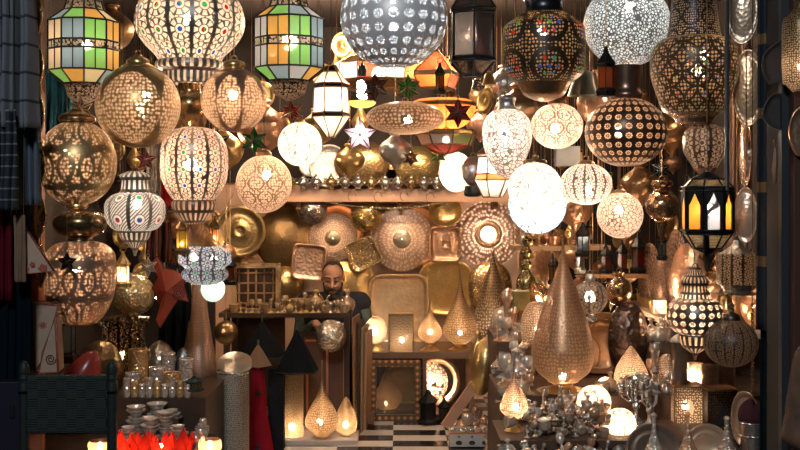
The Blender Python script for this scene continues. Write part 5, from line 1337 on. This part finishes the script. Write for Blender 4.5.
mini_lantern('dark small lantern with a yellow pane under the rosy ribbed lamp', 182, 214, 254, 15, 5.4, mBronze, glass((.7, .5, .1), .25), (182, 244, .008, SOFT, 25), 'C')
lamp('teardrop_lamp', 'tall unlit copper drop with a narrow top left of the brass ball', 'teardrop lamp', 199, 6.3, [(3, 262), (5, 272), (7, 290), (9, 312), (13, 338), (17, 362), (17, 376), (12, 386)], pierced((2.2, 1.35, .95), 'dots', 60, .4, .1), [('base', [(12, 386), (10, 390), (14, 394), (16, 395)], mBronze)], None)
# cloths, dark shapes at left middle
drape('dark_cloth', 'black beaded cloth hanging behind the red leather star', 'cloth', 158, 192, 282, 380, 6.3, cloth((.015, .02, .022), .1), 3, .03)
drape('patterned_cloth', 'brown and black patterned cloth under the striped pale lamp', 'cloth', 146, 172, 222, 262, 5.9, striped((.1, .03, .02), (.02, .015, .015), 0, 7, .5), 2, .02)
drape('mirror_cloth', 'grey glittering cloth strip behind the rosy ribbed lamp', 'cloth', 146, 166, 138, 200, 5.9, metal((.45, .45, .42), .3, .9, 90), 2, .015)
drape('red_cloth', 'narrow bright red cloth beside the rosy ribbed lamp', 'cloth', 161, 174, 150, 206, 5.85, cloth((.4, .03, .03), .2), 1.5, .015)
# silver and brass cylinders on the bench
def canister(px, y0, y1, r, Y, mt, lab, grp=None):
    h = y1-y0
    return turnpx('canister', lab, 'canister', px, Y, [(r*.9, y0+1), (r, y0), (r*1.04, y0+1), (r, y0+2.5), (r, y0+h*.5), (r, y1-2), (r*1.05, y1-1), (r, y1), (0.1, y1)], mt, sm=1, seg=28, group=grp)
cb = metal((.7, .42, .18), .26, .5, 70, metallic=.65); csv = metal((.75, .6, .48), .22, .5, 70, metallic=.65)
mStack = [metal((.8, .72, .64), .18, metallic=.6), metal((.6, .54, .48), .22, metallic=.6)]
yb2 = lambda Y, z: 200+(CZ-z)*F/Y
canister(138, 349, 386, 9.5, 5.78, cb, 'tall brass canister standing highest among the cylinders on the bench')
for i in range(9):
    Y = 5.585; canister(127+i*7.6, 378+(i % 3)*3, 200+(CZ-ZL2)*F/Y, 3.6, Y, [csv, cb, csv][i % 3], 'slim metal tumbler in the front row on the upper bench level', 'slim tumblers on the bench')
for (px, h, r, Y, mt, lab) in [(133, 22, 8, 5.66, csv, 'silver canister in front of the tall brass one'), (157, 26, 8, 5.7, csv, 'silver patterned canister right of the tall brass one'), (172, 22, 9, 5.66, cb, 'wide brass canister at the middle of the bench'), (168, 34, 7, 5.9, csv, 'narrow silver canister behind the wide brass one'), (186, 30, 7, 5.85, csv, 'silver canister at the right of the bench near the copper drop')]:
    b = yb2(Y, ZL2); canister(px, b-h, b, r, Y, mt, lab)
for i, (px, y0, r, Y, mt, lab) in enumerate([(136, 338, 14, 6.1, metal((.42, .36, .28), .3, .3, 40), 'tall dull brass egg shaped cover left at the back of the bench'), (160, 340, 16, 6.15, metal((.36, .32, .26), .3, .3, 40), 'broad dull brass cover in the middle at the back of the bench'), (183, 347, 9, 6.0, metal((.25, .27, .3), .25), 'bluish steel pointed cover at the right at the back of the bench')]):
    b = yb2(Y, ZL2); turnpx('metal_cover', lab, 'cover', px, Y, [(.5, y0), (r*.6, y0+6), (r, y0+20), (r*.95, b-4), (r, b)], mt, seg=28)
mini_lantern('green black lantern with brass fretwork, right end of the bench', 194, 376, yb2(5.6, ZL2)-6, 20, 5.6, matte((.02, .04, .035), .5), pierced((.6, .4, .2), 'lobes', 8, .4, .3))
# silver bowl stacks and red lotus candle holders
stackp = [(.0, 0), (.018, 0), (.022, .006), (.04, .02), (.046, .028), (.043, .028), (.02, .012), (.0, .01)]
sb = 0
for i, (px, Y, nst) in enumerate([(136, 5.4, 9), (150, 5.3, 7), (165, 5.35, 8), (128, 5.25, 5), (178, 5.28, 5), (157, 5.48, 9), (172, 5.5, 7)]):
    for j in range(nst):
        rr = .9+.25*math.sin(j*1.9+i)
        o = turned('silver_dish', 'little silver dish in a stack behind the red candle holders', 'dish', (S(px-400, Y), Y, ZL1+j*.0175), [(r*rr, z) for r, z in stackp], mStack[0] if (i+j) % 3 else mStack[1], group='stacked silver dishes on the bench', seg=18, sm=2)
for i, (px, Y, lab, L) in enumerate([(141, 5.1, 'red leather lotus candle holder, left of the lit group on the bench', 45), (161, 5.06, 'red leather candle holder glowing brightest in the middle of the group', 120), (182, 5.12, 'red leather lotus candle holder at the right of the group', 30), (122, 5.08, 'red candle holder half hidden behind the woven chair back', 110)]):
    r = thing('lotus_candle_holder', lab, 'candle holder', (S(px-400, Y), Y, ZL1))
    redl = cloth((.6, .03, .02), .5)
    for j in range(6):
        a = 2*PI*j/6+.3*i; m = MB()
        pts = [(.03, -.022, .0), (.03, .022, .0), (.05, .03, .05), (.055, .0, .1+.012*(j % 2)), (.05, -.03, .05)]
        c, s = math.cos(a), math.sin(a)
        m.poly([(x*c-y*s, x*s+y*c, z) for x, y, z in pts]); o = m.build('petal', redl, r)
    MB().lathe([(.001, 0), (.035, 0), (.035, .008), (.001, .009)], 16).build('base', redp, r)
    MB().lathe([(.001, .009), (.017, .009), (.017, .03), (.001, .031)], 14).build('candle', matte((.8, .7, .6), .5), r)
    MB().sphere((0, 0, .045), .008, 10, 8, (1, 1, 1.8)).build('flame', emit((1, .5, .18), .9*L), r)
for i, (px, Y, L) in enumerate([(100, 5.12, 90), (210, 5.15, 110)]):
    r = thing('glass_candle_holder', ['glowing pink candle glass seen under the woven chair back', 'glowing studded candle glass at the bottom right of the bench'][i], 'candle holder', (S(px-400, Y), Y, ZL1))
    MB().lathe(smooth_prof([(.03, 0), (.05, .01), (.055, .04), (.048, .06)]), 20).build('glass', glass((1, .55, .38), .15), r)
    MB().sphere((0, 0, .03), .012, 10, 8, (1, 1, 1.5)).build('flame', emit((1, .6, .3), 60), r)
rnd = random.Random(9)
for i in range(14):
    px = rnd.uniform(196, 222); Y = rnd.uniform(5.15, 5.5)
    if S(px-400, Y) > -.93 or abs(px-210) < 7: px = 200+rnd.random()*3
    heap_item(S(px-400, Y), Y, ZL1, rnd.uniform(.05, .09), rnd.randrange(4), rnd.randrange(3), (0, 0, 0), 'at the right end of the bench by the pierced silver cylinder', 'at the bench end')
# tall pierced silver cylinder with leaning lid
yfl = 200+CZ*F/6.2
lamp('cylinder_lamp', 'tall silver pierced cylinder with its lid off, left of the red tapered shade', 'floor lamp', 233, 6.2, [(16, 372), (16, 420), (16, yfl-4)], pierced((2.1, 1.85, 1.5), 'dots', 62, .4, .2, hole=(.1, .07, .05)), [('base', [(16, yfl-4), (18, yfl-3), (18, yfl)], mDullSilver), ('rim', [(16, 370), (17, 371), (16, 373)], mSilver)], None, smooth=1)
dish('ringed_cover', 'round ringed silver lid lying tilted on the pierced silver cylinder', 'lid', 235, 363, 36, 34, 6.2, metal((.62, .56, .46), .28, .1, 50), [(.01, .02), (.2, .02), (.25, .012), (.42, .02), (.5, .01), (.65, .016), (.75, .006), (.9, .01), (1, 0), (1, -.006), (.5, -.004), (.01, .0)], tilt=-1.0, roll=.4)
boxthing('purple_case', 'dark purple plastic case standing at the lower left corner', 'case', -14, 382, 19, 520, 4.5, .3, matte((.012, .009, .02), .5))
o = [q for q in bpy.data.objects if q.name.startswith('purple_case')][-1]
kp = 4.5/F
MB().box((.03, -.008, .42), (.05, 0, .47)).build('latch', mIron, o)
boxthing('black_cloth_stack', 'folded dark cloth bundle behind the red tapered shade', 'bundle', 268, 372, 283, 452, 6.95, .12, matte((.012, .013, .016), .95, .4, 20, spec=.1, bump=1, bs=20))

# ------------------------------------------------------------------ woven chair
Yc = 4.4; kch = Yc/F
ch = thing('woven_chair', 'dark chair with woven back panel and turned posts, lower left', 'chair', (S(68-400, Yc), Yc, 0))
mChair = matte((.012, .017, .015), .55, .3, 10)
def weave():
    m, nt, out = newmat('woven_cord')
    tc = node(nt, 'ShaderNodeTexCoord'); sp = node(nt, 'ShaderNodeSeparateXYZ'); nt.links.new(tc.outputs['Object'], sp.inputs[0])
    x, z = X(nt, sp.outputs[0]), X(nt, sp.outputs[2])
    bx = (x*26.0).floor(); bz = (z*26.0).floor()
    alt = (bx+bz).mod(2.0)
    s1 = ((x*700.0).cos()); s2 = ((z*700.0).cos())
    h = alt*s1+alt.inv()*s2
    b = node(nt, 'ShaderNodeBsdfPrincipled', Roughness=.85)
    mx = node(nt, 'ShaderNodeMix', data_type='RGBA'); mx.inputs[6].default_value = (.01, .016, .013, 1); mx.inputs[7].default_value = (.024, .03, .022, 1)
    nt.links.new((alt*.6+h*.3).k, mx.inputs[0]); nt.links.new(mx.outputs[2], b.inputs['Base Color'])
    bp = node(nt, 'ShaderNodeBump', Strength=.6, Distance=.006); nt.links.new((h+alt*1.5).k, bp.inputs['Height']); nt.links.new(bp.outputs[0], b.inputs['Normal'])
    nt.links.new(b.outputs[0], out.inputs[0]); return m
mWeave = weave()
hw = 44*kch; ztop = CZ-160*kch
for sx in (-1, 1):
    MB().lathe(smooth_prof([(.018, 0), (.02, .1), (.02, ztop-.14), (.024, ztop-.13), (.02, ztop-.08), (.023, ztop-.075), (.02, ztop-.055), (.022, ztop-.05), (.02, ztop-.025), (.012, ztop-.008), (.001, ztop)]), 18, (sx*hw, 0, 0)).build('back_post', mChair, ch)
    MB().lathe([(.018, 0), (.02, .1), (.02, .46)], 16, (sx*hw, .38, 0)).build('leg', mChair, ch)
zp0, zp1 = CZ-(433-200)*kch, CZ-(375-200)*kch
m = MB().box((-hw+.015, -.022, zp0), (hw-.015, .022, zp1)); o = m.build('woven_back', mWeave, ch); bv = o.modifiers.new('b', 'BEVEL'); bv.width = .012; bv.segments = 3
m = MB().box((-hw+.01, -.0, .42), (hw-.01, .38, .46)); m.build('woven_seat', mWeave, ch)
for z in (.15, .3): 
    m = MB(); m.tube([(-hw, 0, z), (hw, 0, z)], .01, 8); m.build('stretcher', mChair, ch)
    m = MB(); m.tube([(-hw, .38, z), (hw, .38, z)], .01, 8); m.build('stretcher', mChair, ch)

# ------------------------------------------------------------------ people
mSkin = matte((.5, .26, .17), .5, .12, 18, spec=.4); mHair = matte((.035, .026, .022), .7)
def finger(mb, base, d, side, L, r, curl):
    p = Vector(base); d = Vector(d).normalized(); down = Vector(side)
    for q, l in enumerate((.45, .32, .23)):
        n = p+d*L*l; capsule(mb, p, r*(1-.12*q), n, r*(1-.12*(q+1)), 8); p = n
        d = (d+down*curl).normalized()
def hand(mb, wrist, d, down, lat):
    d, down, lat = Vector(d).normalized(), Vector(down).normalized(), Vector(lat).normalized()
    w = Vector(wrist)
    for s in (-.024, -.008, .008, .024): capsule(mb, w+lat*s*.6, .016, w+d*.085+lat*s, .012, 8)
    for s, L in ((-.027, .062), (-.009, .078), (.009, .082), (.027, .07)): finger(mb, w+d*.082+lat*s, d, down, L, .0095, .35)
    finger(mb, w+d*.02+lat*.03, d*.6+lat*.8, down, .066, .011, .15)
def person(label, loc, yaw, skincol, top_mat, sleeve_mat, head_pitch=.35, vest=True, sh=.185, seat=.5, shz=.89, fold=.0, leg_mat=None):
    root = thing('person', label, 'person', loc, rot=(0, 0, yaw))
    b = MB()
    hipz = seat+.08
    sho = shz-.06
    capsule(b, (-.08, 0, hipz), .12, (.08, 0, hipz), .12)
    capsule(b, (0, 0, hipz), .14, (0, -.03, sho-.16), .14)
    capsule(b, (-.07, -.04, sho-.12), .125, (.07, -.04, sho-.12), .125)
    capsule(b, (-sh+.05, -.04, sho), .065, (sh-.05, -.04, sho), .065)
    capsule(b, (0, -.05, sho), .07, (0, -.09, sho+.12), .058)
    hc = Vector((0, -.13, shz+.14)); Rh = Matrix.Rotation(head_pitch, 3, 'X')
    H = lambda x, y, z: hc+Rh@Vector((x, y, z))
    ellips(b, H(0, .015, .03), (.079, .098, .09), Rh)
    ellips(b, H(0, -.02, -.045), (.064, .075, .08), Rh)
    ellips(b, H(0, -.05, -.1), (.036, .036, .03), Rh)
    capsule(b, H(0, -.085, .02), .011, H(0, -.112, -.028), .017, 10)
    for s in (-1, 1):
        ellips(b, H(s*.016, -.098, -.032), (.011, .012, .009), Rh, 10)
        ellips(b, H(s*.08, .015, -.008), (.012, .022, .034), Rh, 12)
        ellips(b, H(s*.038, -.07, -.03), (.024, .02, .02), Rh, 12)
        capsule(b, H(s*.014, -.084, .03), .01, H(s*.05, -.073, .03), .008, 8)
        ellips(b, H(s*.032, -.079, .012), (.017, .012, .012), Rh, 12)
    capsule(b, H(-.02, -.092, -.068), .008, H(.02, -.092, -.068), .008, 8)
    capsule(b, H(-.017, -.089, -.08), .009, H(.017, -.089, -.08), .009, 8)
    arms = {}
    for s in (-1, 1):
        S_ = Vector((s*sh, -.03, sho)); E = Vector((s*(sh+.055), -.02, sho-.28)); Wp = Vector((s*.12, -.24, hipz+.1))
        arms[s] = (S_, E, Wp)
        capsule(b, S_, .058, E, .043); capsule(b, E, .042, Wp, .03)
        hand(b, Wp, (-s*.25, -1, -.1), (0, -.1, -1), (-s, 0, 0))
        K = Vector((s*.13, -.42, seat+.06)); A = Vector((s*.13, -.4, .09))
        capsule(b, (s*.09, 0, hipz), .1, K, .068); capsule(b, K, .062, A, .042); capsule(b, A, .042, (s*.14, -.54, .045), .035)
    body = melt('body', b, .006, skincol, root, 3)
    # hair, beard, eyes
    h = MB(); ellips(h, H(0, .02, .038), (.0815, .0985, .0875), Rh, 24)
    hm = melt('hair', h, .005, mHair, root, 2)
    bm = bmesh.new(); bm.from_mesh(hm.data)
    kill = []
    inv = Rh.inverted()
    for v in bm.verts:
        q = inv@(v.co-hc)
        if (q.y < -.02 and q.z < .112) or q.z < -.02+(-.4*q.y): kill.append(v)
    bmesh.ops.delete(bm, geom=kill, context='VERTS'); bm.to_mesh(hm.data); bm.free()
    bd = MB(); capsule(bd, H(-.045, -.045, -.085), .022, H(0, -.075, -.12), .03); capsule(bd, H(.045, -.045, -.085), .022, H(0, -.075, -.12), .03)
    capsule(bd, H(-.066, -.012, -.045), .014, H(-.048, -.045, -.09), .02); capsule(bd, H(.066, -.012, -.045), .014, H(.048, -.045, -.09), .02)
    melt('beard', bd, .005, mHair, root, 2)
    mo = MB(); capsule(mo, H(0, -.107, -.054), .009, H(-.034, -.09, -.067), .008); capsule(mo, H(0, -.107, -.054), .009, H(.034, -.09, -.067), .008)
    melt('moustache', mo, .004, mHair, root, 1)
    for s in (-1, 1):
        e = MB(); ellips(e, H(s*.032, -.0865, .006), (.0145, .0075, .0035), Rh, 12); e.build('eye', mHair, root)
        e = MB(); capsule(e, H(s*.014, -.093, .034), .0045, H(s*.05, -.08, .036), .004, 8); e.build('eyebrow', mHair, root)
    # clothes
    c = MB()
    for s in (-1, 1):
        S_, E, Wp = arms[s]
        capsule(c, S_, .076, E, .062); capsule(c, E, .06, E.lerp(Wp, .88), .045)
    capsule(c, (-sh+.04, -.04, sho), .078, (sh-.04, -.04, sho), .078)
    capsule(c, (0, 0, hipz), .165, (0, -.035, sho-.14), .165); capsule(c, (-.08, -.04, sho-.12), .14, (.08, -.04, sho-.12), .14)
    melt('jacket' if not vest else 'shirt', c, .009, sleeve_mat, root, 4, fold, .07)
    if vest:
        c = MB()
        capsule(c, (-.08, 0, hipz+.02), .16, (.08, 0, hipz+.02), .16); capsule(c, (0, 0, hipz), .175, (0, -.035, sho-.14), .175)
        capsule(c, (-.085, -.04, sho-.11), .15, (.085, -.04, sho-.11), .15); capsule(c, (-sh, -.035, sho+.004), .086, (sh, -.035, sho+.004), .086)
        melt('vest', c, .009, top_mat, root, 4, .006, .06)
    c = MB(); capsule(c, (0, -.05, sho+.045), .082, (0, -.07, sho+.075), .076); melt('collar', c, .008, sleeve_mat, root, 3)
    t = MB()
    for s in (-1, 1):
        K = Vector((s*.13, -.42, seat+.06)); A = Vector((s*.13, -.4, .12))
        capsule(t, (s*.09, 0, hipz), .125, K, .085); capsule(t, K, .08, A, .065)
    capsule(t, (-.08, 0, hipz), .14, (.08, 0, hipz), .14)
    melt('trousers', t, .01, leg_mat or mBlack, root, 3)
    for s in (-1, 1):
        f = MB(); capsule(f, (s*.13, -.38, .05), .05, (s*.14, -.56, .04), .04); melt('shoe', f, .008, mBlack, root, 2)
    return root
Ym = 8.42
man = person('seated bearded man in dark vest and grey green shirt, looking down behind the counter', (S(334-400, Ym), Ym, 0), 0, mSkin, matte((.012, .014, .02), .8), cloth((.09, .12, .1), .05), .32, True, .2, .5, .875)
stool = lambda x, y, z, lab: turned('round_stool', lab, 'stool', (x, y, 0), [(.0, 0), (.17, 0), (.16, .02), (.05, .05), (.04, z-.12), (.17, z-.05), (.18, z-.02), (.17, z), (.0, z)], mWood, seg=24)
stool(S(334-400, Ym), Ym, .49, 'round wooden stool the bearded man sits on behind the counter')
Yp = 4.15
person('person in a brown jacket at the right edge, only arm and shoulder showing', (S(869-400, Yp), Yp, 0), -.25, mSkin, None, matte((.12, .068, .045), .8, .3, 12), .1, False, .2, .5, 1.05, .018, matte((.03, .03, .035), .8))
stool(S(869-400, Yp), Yp, .49, 'round wooden stool under the person in the brown jacket')

# ------------------------------------------------------------------ fillers hung behind the front row
fills = [(110, 30, 24, 6.2, mBronze, 'dark bronze urn hanging behind the pierced globe, top left'), (262, 128, 26, 6.9, mCopper, 'copper globe hanging behind the green star'), (318, 128, 18, 6.6, gOlive, 'olive brass urn hanging right of the brilliant white globe'), (520, 112, 26, 6.4, mBronze, 'bronze urn hanging behind the egg lamp and scale globe'), (600, 92, 20, 6.6, mCopper, 'copper urn hanging behind the dark pointed lantern'), (640, 185, 20, 6.6, mBronze, 'bronze urn hanging below the dark ribbed globe'), (672, 130, 22, 6.5, mBronze, 'bronze urn hanging between the ribbed globe and flower urn'), (180, 120, 26, 6.6, mBronze, 'bronze urn hanging behind the brass neck'), (222, 150, 22, 6.5, mBrass, 'brass urn hanging behind the dark teal star'), (120, 200, 22, 6.6, mDark, 'dark urn hanging behind the striped pale lamp'), (395, 150, 16, 6.9, mDullSilver, 'dull silver urn hanging under the spindle lamp'), (575, 210, 18, 6.8, mCopper, 'copper urn hanging under the small pumpkin lamp'), (505, 85, 18, 6.8, mDullSilver, 'silver urn hanging above the egg lamp'), (350, 160, 15, 7.2, gOlive, 'olive urn hanging under the bright star'), (480, 125, 14, 7.2, mCopper, 'copper urn hanging left of the egg lamp, behind')]
for (px, py, r, Y, mt, lab) in fills:
    lamp('pendant_urn', lab, 'hanging urn', px, Y, [(r*.3, py-r*1.1), (r*.4, py-r), (r*.3, py-r*.85), (r*.85, py-r*.4), (r, py), (r*.8, py+r*.5), (r*.35, py+r*.85), (r*.2, py+r), (r*.05, py+r*1.25)], mt, [], None, 'C', shade='body', seg=28)

rnd = random.Random(31)
kinds = [('small copper urn hung deep in the shop between the front lamps', 'hanging urn', 'pendant_urn', 'small copper urns deep in the shop'), ('small dark lantern hung deep in the shop between the front lamps', 'lantern', 'small_lantern', 'small dark lanterns deep in the shop'), ('small brass plate hung deep in the shop between the front lamps', 'plate', 'brass_plate', 'small brass plates deep in the shop'), ('small brass drop hung deep in the shop between the front lamps', 'hanging drop', 'pendant_drop', 'small brass drops deep in the shop')]
fm = [mCopper, mBronze, mBrass, mDullSilver, mCopper]
spots = [(rnd.uniform(528, 668), rnd.uniform(212, 338), rnd.uniform(7.6, 8.6)) for _ in range(46)]+[(rnd.uniform(118, 232), rnd.uniform(150, 300), rnd.uniform(7.2, 8.5)) for _ in range(34)]+[(rnd.uniform(240, 540), rnd.uniform(24, 140), rnd.uniform(7.3, 8.3)) for _ in range(30)]+[(rnd.uniform(560, 690), rnd.uniform(90, 210), rnd.uniform(6.8, 8.4)) for _ in range(22)]
for i, (px, py, Y) in enumerate(spots):
    kd = rnd.randrange(4); lab, cat, nm, grp = kinds[kd]; mt = rnd.choice(fm)
    if kd == 0: r = rnd.uniform(8, 14); lamp(nm, lab, cat, px, Y, [(r*.3, py-r*1.1), (r*.4, py-r), (r*.3, py-r*.85), (r*.85, py-r*.4), (r, py), (r*.8, py+r*.5), (r*.35, py+r*.85), (r*.05, py+r*1.25)], mCopper if i % 2 else metal((.4, .22, .12), .28), [], None, 'C', grp, shade='body', seg=20)
    elif kd == 1: mini_lantern(lab, px, py-15, py+15, rnd.uniform(11, 15), Y, mIron, glass((.6, .3, .1), .2), None, 'C', grp)
    elif kd == 2: r = rnd.uniform(15, 26); o = dish(nm, lab, cat, px, py, r, r*1.1, Y, mBrass if i % 2 else gEmb, TRAY, yaw=rnd.uniform(-.5, .5), group=grp, nail=False); hang(o, r*.5*Y/F)
    else: r = rnd.uniform(6, 9); lamp(nm, lab, cat, px, Y, [(1, py-r*2.6), (r*.2, py-r*2), (r*.35, py-r), (r*.9, py), (r, py+r*.5), (r*.6, py+r*1.2), (.5, py+r*1.5)], mBrass, [], None, 'C', grp, shade='body', seg=18)

# fill bulbs added out of sight to brighten the back wall and displays
for i, (px, py, Y, L, r) in enumerate([(289, 42, 7.3, 640, .045), (472, 34, 7.3, 640, .045), (392, 24, 7.3, 640, .045), (620, 130, 6.9, 140, .04), (194, 165, 7.2, 140, .04), (140, 110, 5.9, 110, .035), (700, 70, 5.9, 110, .035), (158, 292, 6.45, 90, .035), (600, 320, 6.75, 130, .03), (590, 297, 6.55, 130, .03), (694, 318, 6.1, 110, .03), (634, 138, 5.5, 130, .03), (76, 168, 5.42, 100, .03), (535, 184, 5.5, 100, .03), (697, 70, 5.5, 80, .03)]):
    rt = thing('hanging_bulb', ['added fill bulb hanging over the left of the teapot shelf', 'added fill bulb hanging over the right of the teapot shelf', 'added fill bulb hanging over the middle of the teapot shelf', 'added fill bulb hanging deep in the shop at right', 'added fill bulb hanging deep in the shop at left', 'added fill bulb hanging behind the brass pierced globe at left', 'added fill bulb hanging behind the flower urn at right', 'added fill bulb hanging low behind the red leather star', 'added fill bulb hanging low behind the oblong copper tray', 'added fill bulb hanging behind the small silver lobed lamp', 'added fill bulb hanging behind the studded lamp over the side shelf', 'added fill bulb hanging behind the dark copper ribbed globe', 'added fill bulb hanging behind the brass globe with engraved circles', 'added fill bulb hanging behind the brilliant white globe at right', 'added fill bulb hanging close behind the jewelled flower urn'][i], 'bulb', P(px, py, Y))
    MB().sphere((0, 0, 0), r, 14, 10, (1, 1, 1.2)).build('bulb', emit((1, .7, .46), L), rt)
    m = MB(); m.lathe([(.016, r*1.1), (.02, r*1.1+.05), (.004, r*1.1+.06)], 12); m.tube([(0, 0, r*1.1+.05), (0, 0, CEIL-rt.location.z)], .0025, 6); m.build('lamp_holder', mIron, rt)

for o in list(bpy.data.objects):
    n = o.name
    if n.startswith('brass_ornament'):
        m = MB(); m.tube([(0, .01, 0), (0, .01, CEIL-o.location.z)], .0018, 6); m.build('cord', mBronze, o)
    if n.startswith('leather_fan') or (n.startswith('copper_disc') and o.location.y < 4.6):
        m = MB(); m.tube([(0, .005, 0), (0, YF-.1-o.location.y, 0)], .004, 6); m.build('nail', mBronze, o)
# ------------------------------------------------------------------ street light, night air, camera
w = bpy.data.worlds.new('night'); SC.world = w; w.use_nodes = True
bg = w.node_tree.nodes['Background']; bg.inputs[0].default_value = (.25, .55, .8, 1); bg.inputs[1].default_value = .02
def area(name, loc, target, size, power, col):
    l = bpy.data.lights.new(name, 'AREA'); l.size = size; l.energy = power; l.color = col
    o = bpy.data.objects.new(name, l); COL.objects.link(o); o.location = loc
    o.rotation_euler = (Vector(target)-Vector(loc)).to_track_quat('-Z', 'Y').to_euler(); return o
area('street_lamp_light', (-.7, -.8, 4.4), (0, 5, 1.4), .6, 125, (.86, .94, 1))
cam = bpy.data.cameras.new('camera'); co = bpy.data.objects.new('camera', cam); COL.objects.link(co)
co.location = (0, 0, CZ); co.rotation_euler = (PI/2, 0, 0)
cam.sensor_width = 36; cam.lens = F/800*36; cam.shift_y = -25/800; cam.clip_end = 60
SC.camera = co
SC.view_settings.view_transform = 'Standard'; SC.view_settings.look = 'None'; SC.view_settings.gamma = 1
SC.view_settings.exposure = 0.42; SC.view_settings.use_curve_mapping = False
try:
    cy = SC.cycles
    cy.caustics_reflective = False; cy.caustics_refractive = False
    cy.sample_clamp_indirect = 4.0
    cy.max_bounces = 8; cy.transparent_max_bounces = 24; cy.diffuse_bounces = 3; cy.glossy_bounces = 4; cy.transmission_bounces = 5
    cy.use_denoising = True
    cy.blur_glossy = .2
except Exception:
    pass
